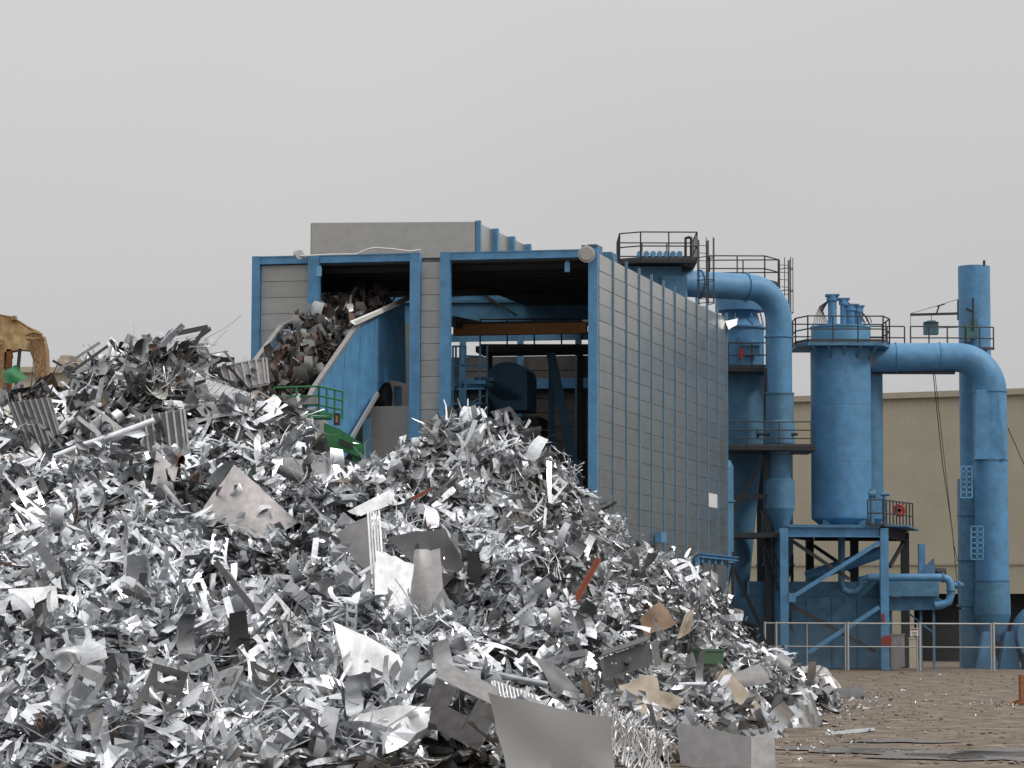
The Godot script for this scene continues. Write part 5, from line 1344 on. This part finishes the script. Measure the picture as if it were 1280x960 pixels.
	# coil of fine clippings
	var cl := thing("clipping_coil", "dense coil of fine bright clippings at the bottom right of the heap", "clippings", Vector3(1.60, 0.29, -37.30))
	landmarks.append([cl.position, "coil of fine clippings"])
	clearings.append([cl.position, 0.7, Vector3(0, 0.3, 0.95)])
	var rc := RandomNumberGenerator.new()
	rc.seed = 7
	var cs := Shape.new()
	for k in 420:
		var s := rc.randf()
		var c: Vector3 = Vector3(1.11, 0.59, -37.41).lerp(Vector3(2.12, 0.04, -36.98), s)
		var a := rc.randf() * TAU
		var o := Vector3(0.05 * cos(a), 0.28 * cos(a), 0.28 * sin(a))
		var f := Basis(Vector3.RIGHT, -a) * Basis(Vector3.UP, rc.randf_range(-0.6, 0.6))
		ribbon(cs, c + o - f.z * 0.15, f, 0.32, 0.02, 0.012, 4, rc.randf_range(-1.2, 1.2), 0.2, rc.randf_range(-1, 1), rc)
	var clip := obj("clippings", cs, M.s_zinc_white, cl)
	clip.set_meta("kind", "stuff")
	# bars and profiles
	for q in [
		["rust_bar", Vector3(1.61, 3.05, -49.58), Vector3(1.18, 2.29, -49.20), 0.09, M.brick_red, "rust red flat bar standing out on the right flank", "rust red bar"],
		["rust_bar", Vector3(-1.60, 4.58, -55.17), Vector3(-2.05, 4.33, -55.05), 0.07, M.brick_red, "short rust red bar below the peak of the middle heap", "short rust red bar"],
		["angle_bar", Vector3(-5.21, 2.91, -48.33), Vector3(-4.21, 1.76, -47.75), 0.12, M.s_grey_paint, "long dark angle bar slanting down right in the left heap", "long dark angle bar"],
		["angle_bar", Vector3(-7.98, 8.35, -66.50), Vector3(-7.57, 9.00, -66.60), 0.10, M.s_dark_paint, "dark bar poking up at the top of the left heap", "dark bar at the top"],
		["angle_bar", Vector3(-8.24, 8.85, -66.30), Vector3(-7.56, 9.07, -66.90), 0.12, M.s_dark_paint, "dark level bar on the skyline of the left heap", "level bar on the skyline"],
		["angle_bar", Vector3(-11.08, 7.89, -65.80), Vector3(-10.13, 8.65, -66.40), 0.07, M.s_grey_sheet, "grey long bar at the left shoulder of the skyline", "grey long bar"],
		["angle_bar", Vector3(-10.77, 7.79, -65.60), Vector3(-9.90, 8.55, -66.20), 0.07, M.s_dark_paint, "dark long bar just below the grey shoulder bar", "dark shoulder bar"],
		["angle_bar", Vector3(-11.26, 8.21, -66.40), Vector3(-10.78, 7.94, -66.40), 0.06, M.s_dark_paint, "stubby dark bar poking out toward the yellow boom", "stubby dark bar"],
		["angle_bar", Vector3(-6.63, 7.92, -66.40), Vector3(-7.07, 8.47, -66.40), 0.06, M.s_grey_sheet, "short grey bar at the right end of the skyline", "short grey bar"],
	]:
		var mid: Vector3 = (q[1] + q[2]) * 0.5
		var d: Vector3 = (q[2] - q[1]).normalized()
		var off: Vector3 = d.cross(Vector3.UP).normalized() * q[3] * 0.5
		landmark(q[0], Shape.new().beam(q[1], q[2], q[3], 0.012).beam(q[1] + off + Vector3(0, q[3] * 0.5, 0), q[2] + off + Vector3(0, q[3] * 0.5, 0), 0.012, q[3]), q[4], q[5], q[6], "bar", mid)
	var dt := Shape.new().tube([Vector3(-3.88, 1.07, -42.42), Vector3(-3.63, 0.83, -42.23), Vector3(-3.37, 0.59, -42.04)], [0.13, 0.12, 0.13], 18, false)
	landmark("tube_end", dt, M.s_aluminium, "short dented silver tube low on the left heap", "dented silver tube", "tube", Vector3(-3.62, 0.83, -42.15))
	quad_sheet("curved_skirt", [Vector3(-5.37, 1.07, -42.41), Vector3(-4.17, 1.29, -42.57), Vector3(-4.10, 0.81, -42.20), Vector3(-5.23, 0.75, -42.16)], M.s_grey_sheet, "curved grey skirt sheet low on the left heap", "curved grey skirt", "sheet metal", 0.3, 51, 10, 6)
	quad_sheet("white_plate", [Vector3(-6.96, 0.74, -37.89), Vector3(-6.20, 0.87, -37.99), Vector3(-6.04, 0.64, -37.81), Vector3(-6.58, 0.44, -37.66)], M.s_zinc_white, "broad white plate at the lower left corner of the heap", "broad white corner plate", "sheet metal", 0.15, 52)
	quad_sheet("white_flap", [Vector3(-7.00, 0.95, -41.08), Vector3(-6.23, 0.79, -40.96), Vector3(-6.08, 0.51, -40.74), Vector3(-6.76, 0.64, -40.85)], M.s_zinc, "silver flap leaning on the broad white corner plate", "silver flap", "sheet metal", 0.35, 53)
	quad_sheet("pale_sheet", [Vector3(-9.02, 2.45, -48.89), Vector3(-8.18, 2.60, -49.00), Vector3(-8.05, 2.09, -48.61), Vector3(-8.88, 2.11, -48.64)], M.s_zinc_white, "pale sheet on the left edge halfway up the heap", "pale left edge sheet", "sheet metal", 0.2, 54)
	quad_sheet("hollow_sheet", [Vector3(-7.02, 1.39, -42.17), Vector3(-6.33, 1.75, -42.45), Vector3(-6.23, 1.36, -42.15), Vector3(-7.03, 1.12, -41.97)], M.s_aluminium, "arched silver sheet over a dark hollow low on the left", "arched silver sheet", "sheet metal", 0.4, 55)
	quad_sheet("dusty_sheet", [Vector3(-9.92, 5.49, -60.00), Vector3(-9.35, 5.71, -60.15), Vector3(-9.32, 5.19, -59.79), Vector3(-9.77, 5.12, -59.73)], M.s_pink_grey, "small pinkish sheet on the left shoulder of the heap", "small pinkish sheet", "sheet metal", 0.2, 56)
	quad_sheet("leaning_sheet", [Vector3(-7.41, 5.40, -56.69), Vector3(-6.94, 5.06, -56.44), Vector3(-6.98, 4.51, -56.05), Vector3(-7.44, 4.74, -56.22)], M.s_pink_grey, "pinkish leaning sheet below the dark slatted rack", "pinkish leaning sheet", "sheet metal", 0.15, 57)
	quad_sheet("crest_plate", [Vector3(-1.88, 7.95, -81.72), Vector3(-0.82, 8.21, -81.90), Vector3(-0.67, 7.85, -81.64), Vector3(-1.77, 7.54, -81.43)], M.s_zinc_white, "white ribbed offcut on the crest of the middle heap", "white crest offcut", "sheet metal", 0.12, 58)
	quad_sheet("valley_plate", [Vector3(-3.29, 4.10, -54.48), Vector3(-2.38, 4.60, -54.84), Vector3(-2.34, 4.30, -54.63), Vector3(-3.00, 4.00, -54.41)], M.s_zinc, "pale flat offcut below the valley between the heaps", "pale valley offcut", "sheet metal", 0.12, 59)
	quad_sheet("skyline_sheet", [Vector3(-9.99, 8.61, -67.58), Vector3(-9.45, 8.44, -67.46), Vector3(-9.46, 8.18, -67.28), Vector3(-10.03, 8.31, -67.37)], M.s_zinc_white, "small white sheet just under the skyline of the left heap", "small white skyline sheet", "sheet metal", 0.12, 60)
	# apart from the heap, on the ground
	quad_sheet("crumpled_tarp_sheet", [Vector3(7.38, 0.65, -71.40), Vector3(8.23, 0.70, -71.20), Vector3(8.82, 0.10, -70.60), Vector3(7.68, 0.02, -70.40)], M.s_pink_grey, "pinkish crumpled sheet lying on the ground beyond the toe of the heap", "pinkish crumpled ground sheet", "sheet metal", 0.4, 66, 12, 8, 5)
	quad_sheet("dark_ground_sheet", [Vector3(7.72, 0.15, -70.00), Vector3(8.93, 0.30, -70.80), Vector3(9.20, 0.07, -70.00), Vector3(7.84, 0.00, -69.60)], M.s_dark_paint, "dark flattened sheet under the pinkish crumpled ground sheet", "dark flattened sheet", "sheet metal", 0.2, 62)
	quad_sheet("flat_offcut", [Vector3(4.30, -0.05, -45.00), Vector3(4.78, -0.04, -45.30), Vector3(5.08, -0.11, -44.00), Vector3(4.24, -0.11, -43.60)], M.s_aluminium, "flat grey offcut lying in the mud at the toe of the heap", "flat muddy offcut", "sheet metal", 0.08, 63)
	quad_sheet("flat_strip", [Vector3(5.52, 0.01, -48.30), Vector3(6.52, 0.05, -49.20), Vector3(6.49, 0.02, -48.80), Vector3(5.52, -0.04, -47.80)], M.s_aluminium, "flat silver strips lying in the mud right of the toe", "flat silver strips", "strip", 0.03, 64)

# the larger loose offcuts, each its own object, described by the landmark nearest to it
func loose_pieces() -> void:
	var r := RandomNumberGenerator.new()
	r.seed = 512
	var words := {"strip": ["curled_strip", "curled strip", "strip"], "claw": ["claw_offcut", "pronged stamping offcut", "offcut"], "web": ["punched_web", "punched skeleton strip", "offcut"], "plate": ["bent_plate", "bent torn plate", "plate"], "curl": ["rolled_sheet", "half rolled sheet", "sheet metal"], "angle": ["angle_scrap", "bent angle section", "profile"]}
	var hues := {"bright": "bright silver", "dull": "dull grey", "painted": "painted"}
	var shapes := {}
	for k in words:
		for i in 5: shapes["%s%d" % [k, i]] = offcut(k, r).mesh()
	var taken := {}
	var made := 0
	while made < 225:
		var z := -r.randf_range(35.0, 64.0)
		var x := r.randf_range(-0.185, 0.115) * -z
		var h := heap_h(x, z)
		if h < 0.25: continue
		var n := heap_n(x, z)
		if n.z < -0.05: continue
		var p := Vector3(x, h, z) + n * r.randf_range(-0.02, 0.12)
		if blocked(p, 0.7): continue
		made += 1
		var m := mix_at(p)
		var met := pick(r, [["bright", 0.62 + 0.2 * m.left - 0.4 * m.high], ["dull", 0.25 + 0.3 * m.high], ["painted", 0.07]])
		var kind := pick(r, [["strip", 0.20], ["claw", 0.36 * m.left + 0.06], ["web", 0.20 * m.left + 0.06], ["plate", 0.14], ["curl", 0.05], ["angle", 0.06 + 0.1 * m.high]])
		var o := MeshInstance3D.new()
		o.mesh = shapes["%s%d" % [kind, r.randi() % 5]]
		var c := tone(met, r)
		while c.r > c.g * 1.1: c = tone(met, r)
		var hue: String = hues[met]
		if met == "painted": hue = "rusty" if c.r > c.g * 1.7 else ("brown" if c.r > c.g * 1.15 else ("greenish" if c.g > c.r * 1.5 else ("dark" if c.r < 0.14 else ("off-white" if c.r > 0.5 else "grey painted"))))
		var key := "loose_%s_%s" % [met, hue]
		if not M.has(key + str(r.randi() % 1)):
			var sm: StandardMaterial3D = M["scrap_" + met].duplicate()
			sm.vertex_color_use_as_albedo = false
			sm.albedo_color = c.linear_to_srgb()
			M[key + "0"] = sm
		o.material_override = M[key + "0"]
		add_child(o, true)
		var sc := r.randf_range(0.5, 0.92)
		o.transform = lie(p, n, 0.36, sc * 0.9, r)
		var best := 1e9
		var near := ""
		var at := Vector3.ZERO
		for q in landmarks:
			var e := Vector2((q[0].x / -q[0].z - p.x / -p.z), ((q[0].y - 2.0) / -q[0].z - (p.y - 2.0) / -p.z)).length()
			if e < best: best = e; near = q[1]; at = q[0]
		var dx := p.x / -p.z - at.x / -at.z
		var dy := (p.y - 2.0) / -p.z - (at.y - 2.0) / -at.z
		var side := ("right of" if dx > 0 else "left of") if absf(dx) > absf(dy) else ("above" if dy > 0 else "below")
		var reach := "just " if best < 0.011 else ("" if best < 0.022 else "some way ")
		var lab := "%s%s %s %s%s the %s" % ["large " if sc > 0.8 else ("small " if sc < 0.6 else ""), hue, words[kind][1], reach, side, near]
		if taken.has(lab):          # one piece for each description
			remove_child(o); o.free(); made -= 1
			continue
		taken[lab] = 1
		o.name = numbered(words[kind][0])
		tag(o, lab, words[kind][2], words[kind][1] + "s on the scrap heap")

func yard_things() -> void:
	# yellow boom reaching in from the left
	var t := thing("excavator_boom", "rusty yellow excavator boom behind the left shoulder of the heap", "excavator", Vector3(Vector3(-13.81, 3.55, -76.00).x, 5, -76))
	obj("boom", Shape.new().slab([Vector3(-15.74, 10.19, -76.00), Vector3(-14.40, 10.39, -76.00), Vector3(-14.08, 10.37, -76.00), Vector3(-13.63, 10.10, -76.00), Vector3(-13.35, 9.92, -76.00), Vector3(-13.30, 9.74, -76.00), Vector3(-13.52, 9.43, -76.00), Vector3(-13.84, 9.45, -76.00), Vector3(-14.37, 9.36, -76.00), Vector3(-15.72, 9.24, -76.00)], Vector3(0, 0, -0.5)), M.yellow, t)
	obj("nose", Shape.new().slab([Vector3(-13.48, 9.96, -75.95), Vector3(-13.19, 9.85, -75.95), Vector3(-13.09, 9.47, -75.95), Vector3(-13.03, 8.48, -75.95), Vector3(-13.36, 8.48, -75.95), Vector3(-13.42, 9.11, -75.95), Vector3(-13.56, 9.47, -75.95), Vector3(-13.47, 9.74, -75.95)], Vector3(0, 0, -0.6)), M.yellow_rust, t)
	obj("hose", Shape.new().tube([Vector3(-14.38, 10.41, -75.90), Vector3(-14.02, 10.34, -75.90), Vector3(-13.54, 10.04, -75.80), Vector3(-13.23, 9.90, -75.80), Vector3(-13.11, 9.68, -75.80)], [0.035], 8).tube([Vector3(-13.61, 9.82, -75.70), Vector3(-13.39, 9.91, -75.70), Vector3(-13.16, 9.85, -75.70), Vector3(-13.16, 9.74, -75.70), Vector3(-13.43, 9.71, -75.70), Vector3(-13.59, 9.73, -75.70)], [0.04], 8), M.yellow_rust, t)
	obj("bracket", Shape.new().box(Vector3(-13.97, 10.32, -75.90), Vector3(0.12, 0.12, 0.2)), M.yellow_rust, t)
	obj("ram", Shape.new().tube([Vector3(-13.80, 9.46, -75.90), Vector3(-13.90, 8.02, -75.90)], [0.05], 10), M.dark_steel, t)
	obj("ram_post", Shape.new().box(Vector3(-14.13, 8.71, -76.10), Vector3(0.14, 1.5, 0.2)), M.rust, t)
	obj("mast", Shape.new().slab([Vector3(-15.76, 9.39, -76.20), Vector3(-14.14, 9.44, -76.20), Vector3(-14.10, 9.26, -76.20), Vector3(-15.76, 9.12, -76.20)], Vector3(0, 0, -0.4)), M.rust, t)
	obj("carriage", Shape.new().box(Vector3(-15.05, 6.70, -76.30), Vector3(1.6, 6.0, 1.2)), M.yellow_rust, t)
	var g := quad_sheet("green_net", [Vector3(-14.04, 8.83, -74.50), Vector3(-13.66, 8.89, -74.60), Vector3(-13.25, 8.51, -74.30), Vector3(-13.89, 8.37, -74.20)], M.green, "crumpled green sheet under the yellow boom", "green sheet under the boom", "sheet", 0.6, 71)
	# green machine by the conveyor
	t = thing("green_loader", "green steel machine with handrails in front of the blue conveyor", "machine", Vector3(Vector3(-5.57, 5.96, -79.00).x, 4.0, -79))
	railing([Vector3(-6.94, 7.83, -79.00), Vector3(-5.63, 7.88, -79.00), Vector3(-5.03, 7.85, -80.50)], 0.82, t, M.green, false, 0.55, 0.03, 3)
	obj("deck", Shape.new().box(Vector3(-6.13, 7.83, -79.40), Vector3(1.7, 0.12, 0.8)), M.green, t)
	obj("toe_board", Shape.new().beam(Vector3(-6.75, 8.22, -78.95), Vector3(-5.64, 8.29, -78.95), 0.03, 0.2), M.s_grey_sheet, t)
	obj("hatch", Shape.new().box(Vector3(-5.11, 7.75, -79.20), Vector3(0.18, 0.36, 0.05)), M.black, t)
	obj("hatch_mark", Shape.new().box(Vector3(-5.11, 7.75, -79.16), Vector3(0.07, 0.2, 0.02)), M.orange, t)
	obj("chute", Shape.new().slab([Vector3(-5.49, 7.64, -79.00), Vector3(-5.03, 7.46, -79.00), Vector3(-4.28, 6.99, -79.00), Vector3(-4.37, 6.62, -79.00), Vector3(-4.74, 6.76, -79.00), Vector3(-5.44, 6.99, -79.00)], Vector3(0, 0, -0.7)), M.green, t)
	obj("slot", Shape.new().slab([Vector3(-5.02, 7.18, -78.97), Vector3(-4.60, 6.99, -78.97), Vector3(-4.62, 6.87, -78.97), Vector3(-5.02, 7.01, -78.97)], Vector3(0, 0, 0.03)), M.black, t)
	obj("leg", Shape.new().beam(Vector3(-5.49, 7.15, -79.30), Vector3(Vector3(-5.49, 7.15, -79.30).x, 0, -79.3), 0.2, 0.2).beam(Vector3(-4.55, 6.92, -79.30), Vector3(Vector3(-4.55, 6.92, -79.30).x, 0, -79.3), 0.2, 0.2), M.green, t)
	# litter on the open ground
	var r := RandomNumberGenerator.new()
	r.seed = 33
	tag(obj("bent_rod", Shape.new().tube([Vector3(10.65, -0.14, -64.00), Vector3(11.19, -0.11, -64.20), Vector3(11.66, -0.02, -64.40), Vector3(11.96, 0.09, -64.60)], [0.03, 0.035, 0.035, 0.03], 8), M.rust, self, Vector3(11.28, -0.11, -64.20)), "bent rusty rod lying on the ground at the right edge", "rod")
	var st := thing("rusty_stump", "rusty upright bracket cut off by the right edge of the yard", "bracket", Vector3(Vector3(12.11, -0.08, -64.50).x, 0, -64.5))
	obj("plate", Shape.new().box(Vector3(Vector3(12.13, 0.01, -64.50).x, 0.35, -64.5), Vector3(0.3, 0.7, 0.12), Basis(Vector3.UP, 0.3)), M.rust, st)
	obj("foot", Shape.new().box(Vector3(Vector3(12.13, 0.01, -64.50).x, 0.03, -64.5), Vector3(0.5, 0.06, 0.4)), M.rust, st)
	var pool := {}
	var lt := Node3D.new()
	lt.name = "metal_litter"
	add_child(lt)
	lt.position = Vector3(11, 0, -62)
	tag(lt, "small metal clippings littering the muddy yard", "litter")
	lt.set_meta("kind", "stuff")
	for i in 330:
		var z := -r.randf_range(36, 104)
		var x: float
		if i < 190:
			z = -r.randf_range(36, 74)
			x = 3.3 + (-z - 36.0) * 0.165 + absf(r.randfn(0, 0.7))
		elif i < 270:
			z = -64.3 + r.randfn(0, 0.9)
			x = 11.6 + r.randfn(0, 0.6)
		else:
			x = r.randf_range(0.09, 0.2) * -z
		var met := pick(r, [["bright", 0.4], ["dull", 0.35], ["painted", 0.25]])
		scatter(pool, pick(r, [["strip", 0.4], ["shred", 0.5], ["plate", 0.3]]), met, lie(Vector3(x, 0.02, z), Vector3.UP, 0.18, r.randf_range(0.04, 0.17), r), tone(met, r), r)
	pour(pool, lt, "clippings")
	# clods and stones trodden into the mud
	var clods := Node3D.new()
	clods.name = "gravel"
	add_child(clods)
	tag(clods, "brown clods and stones strewn over the muddy yard", "gravel")
	clods.set_meta("kind", "stuff")
	for v in 3:
		var sp := Shape.new()
		var rings := []
		for j in 4:
			var el := PI * (j + 0.5) / 4.0
			var ring := []
			for i in 7:
				var az := TAU * i / 7.0
				ring.append(Vector3(sin(el) * cos(az), cos(el) * 0.6, sin(el) * sin(az)) * r.randf_range(0.7, 1.15))
			rings.append(ring)
		for j in 3:
			for i in 7:
				var k := (i + 1) % 7
				sp.tri(rings[j][i], rings[j][k], rings[j + 1][k]); sp.tri(rings[j][i], rings[j + 1][k], rings[j + 1][i])
		for i in 7:
			sp.tri(rings[0][i], rings[0][(i + 1) % 7], Vector3(0, 0.5, 0)); sp.tri(rings[3][i], rings[3][(i + 1) % 7], Vector3(0, -0.5, 0))
		var mm := MultiMesh.new()
		mm.transform_format = MultiMesh.TRANSFORM_3D
		mm.use_colors = true
		mm.mesh = sp.mesh()
		mm.instance_count = 550
		for i in 550:
			var z := -38.0 - 68.0 * pow(r.randf(), 1.3)
			var x := r.randf_range(0.075, 0.2) * -z
			var s := minf(0.011 * exp(r.randfn(0.2, 0.5)), 0.04)
			mm.set_instance_transform(i, Transform3D(Basis(Vector3.UP, r.randf() * TAU).scaled(Vector3(s * 1.6, s, s * 1.3)), Vector3(x, s * 0.3, z)))
			var k := r.randf_range(0.10, 0.30)
			mm.set_instance_color(i, Color(k, k * 0.82, k * 0.64))
		var o := MultiMeshInstance3D.new()
		o.name = "stones"
		o.multimesh = mm
		o.material_override = M.stone
		o.set_meta("kind", "stuff")
		clods.add_child(o, true)

func ground() -> void:
	var sh := Shape.new()
	var x0 := -30.0
	var z0 := -125.0
	var s := 0.5
	var nx := 130
	var nz := 190
	var fn := FastNoiseLite.new()
	fn.seed = 3; fn.frequency = 0.09; fn.fractal_octaves = 4
	var g := []
	for j in nz + 1:
		for i in nx + 1:
			var x := x0 + i * s
			var z := z0 + j * s
			var edge := minf(minf(i, nx - i), minf(j, nz - j)) / 6.0
			var rut := 0.5 * sin((z + 0.12 * x) * 2.2) * fn.get_noise_2d(x * 0.3, z * 0.7 + 90.0)
			g.append(Vector3(x, (fn.get_noise_2d(x, z) * 0.02 + rut * 0.008 - 0.012) * clampf(edge, 0, 1), z))
	sh.sheet(g, nx, nz, 0.0, -1.0)
	var x1 := x0 + nx * s
	var z1 := z0 + nz * s
	for q in [[-600.0, x0, -600.0, 400.0], [x1, 600.0, -600.0, 400.0], [x0, x1, -600.0, z0], [x0, x1, z1, 400.0]]:
		sh.flat(Vector3(q[0], 0, q[2]), Vector3(q[1], 0, q[2]), Vector3(q[1], 0, q[3]), Vector3(q[0], 0, q[3]), Vector3.UP)
	structure("ground", sh, M.dirt)
	for q in [[Vector3(6.45, -0.02, -40.80), 1.5, 1.5, 2], [Vector3(7.27, -0.05, -40.20), 1.1, 1.9, 5], [Vector3(5.17, -0.01, -42.00), 1.1, 0.9, 9], [Vector3(6.46, 0.03, -45.00), 0.8, 0.7, 12]]:
		var c: Vector3 = q[0]
		var o := []
		var rr := RandomNumberGenerator.new()
		rr.seed = q[3]
		for k in 26:
			var a := TAU * k / 26.0
			var w := 1.0 + 0.28 * sin(a * 3.0 + q[3]) + 0.15 * sin(a * 7.0 + q[3] * 2.0) + rr.randf_range(-0.08, 0.08)
			o.append(Vector3(c.x + cos(a) * q[1] * w, 0.006, c.z + sin(a) * q[2] * w))
		structure("puddle", Shape.new().slab(o, Vector3(0, 0.003, 0)), M.water)

const COUNT := 25000

func _ready() -> void:
	var cam := Camera3D.new()
	cam.name = "camera"
	add_child(cam)
	cam.position = Vector3(0, 2, 0)
	cam.basis = Basis(Vector3.RIGHT, deg_to_rad(4.9087)) * Basis(Vector3.BACK, deg_to_rad(0.2))
	cam.fov = 16.0714
	cam.near = 0.5
	cam.far = 900.0
	cam.current = true
	var we := WorldEnvironment.new()
	we.name = "world_environment"
	var env := Environment.new()
	env.background_mode = Environment.BG_SKY
	env.sky = Sky.new()
	env.sky.sky_material = sky_material()
	env.ambient_light_source = Environment.AMBIENT_SOURCE_SKY
	env.tonemap_mode = Environment.TONE_MAPPER_LINEAR
	env.tonemap_exposure = 1.0
	env.sdfgi_enabled = true; env.ssao_enabled = true; env.ssil_enabled = true
	we.environment = env
	add_child(we)
	var sun := DirectionalLight3D.new()
	sun.name = "sun"
	add_child(sun)
	sun.look_at_from_position(Vector3(75, 72, 30), Vector3.ZERO)   # behind thin cloud, high on the right
	sun.light_energy = 0.5
	sun.light_angular_distance = 10.0
	sun.light_color = Color(1.0, 0.98, 0.95)
	sun.shadow_enabled = true
	rng.seed = 1
	materials()
	mat("grey_glass", lin(0.35, 0.34, 0.31), 0.3, 0.2)
	mat("heap_core", lin(0.17, 0.16, 0.15), 0.8, 0.3)
	mat("stone", Color.WHITE, 0.9).vertex_color_use_as_albedo = true
	mat("s_cover", lin(0.22, 0.215, 0.21), 0.5, 0.2)
	mat("green_dull", lin(0.05, 0.11, 0.06), 0.6)
	var soil := noise_tex(1024, 0.01, lin(0.135, 0.102, 0.074), lin(0.25, 0.205, 0.155), 61, 7, 0.55, 1.7)
	var dirt := mat("dirt", Color.WHITE, 0.92, 0.0, soil, 0.09)
	dirt.detail_enabled = true
	dirt.detail_albedo = noise_tex(512, 0.03, Color(0.74, 0.72, 0.70), Color(1, 1, 1), 62, 6, 0.7, 2.0)
	dirt.detail_blend_mode = BaseMaterial3D.BLEND_MODE_MUL
	mat("water", lin(0.10, 0.082, 0.065), 0.30)
	ground()
	survey()
	hall()
	warehouse()
	plant()
	fence()
	heroes()
	heap()
	conveyor()
	loose_pieces()
	yard_things()
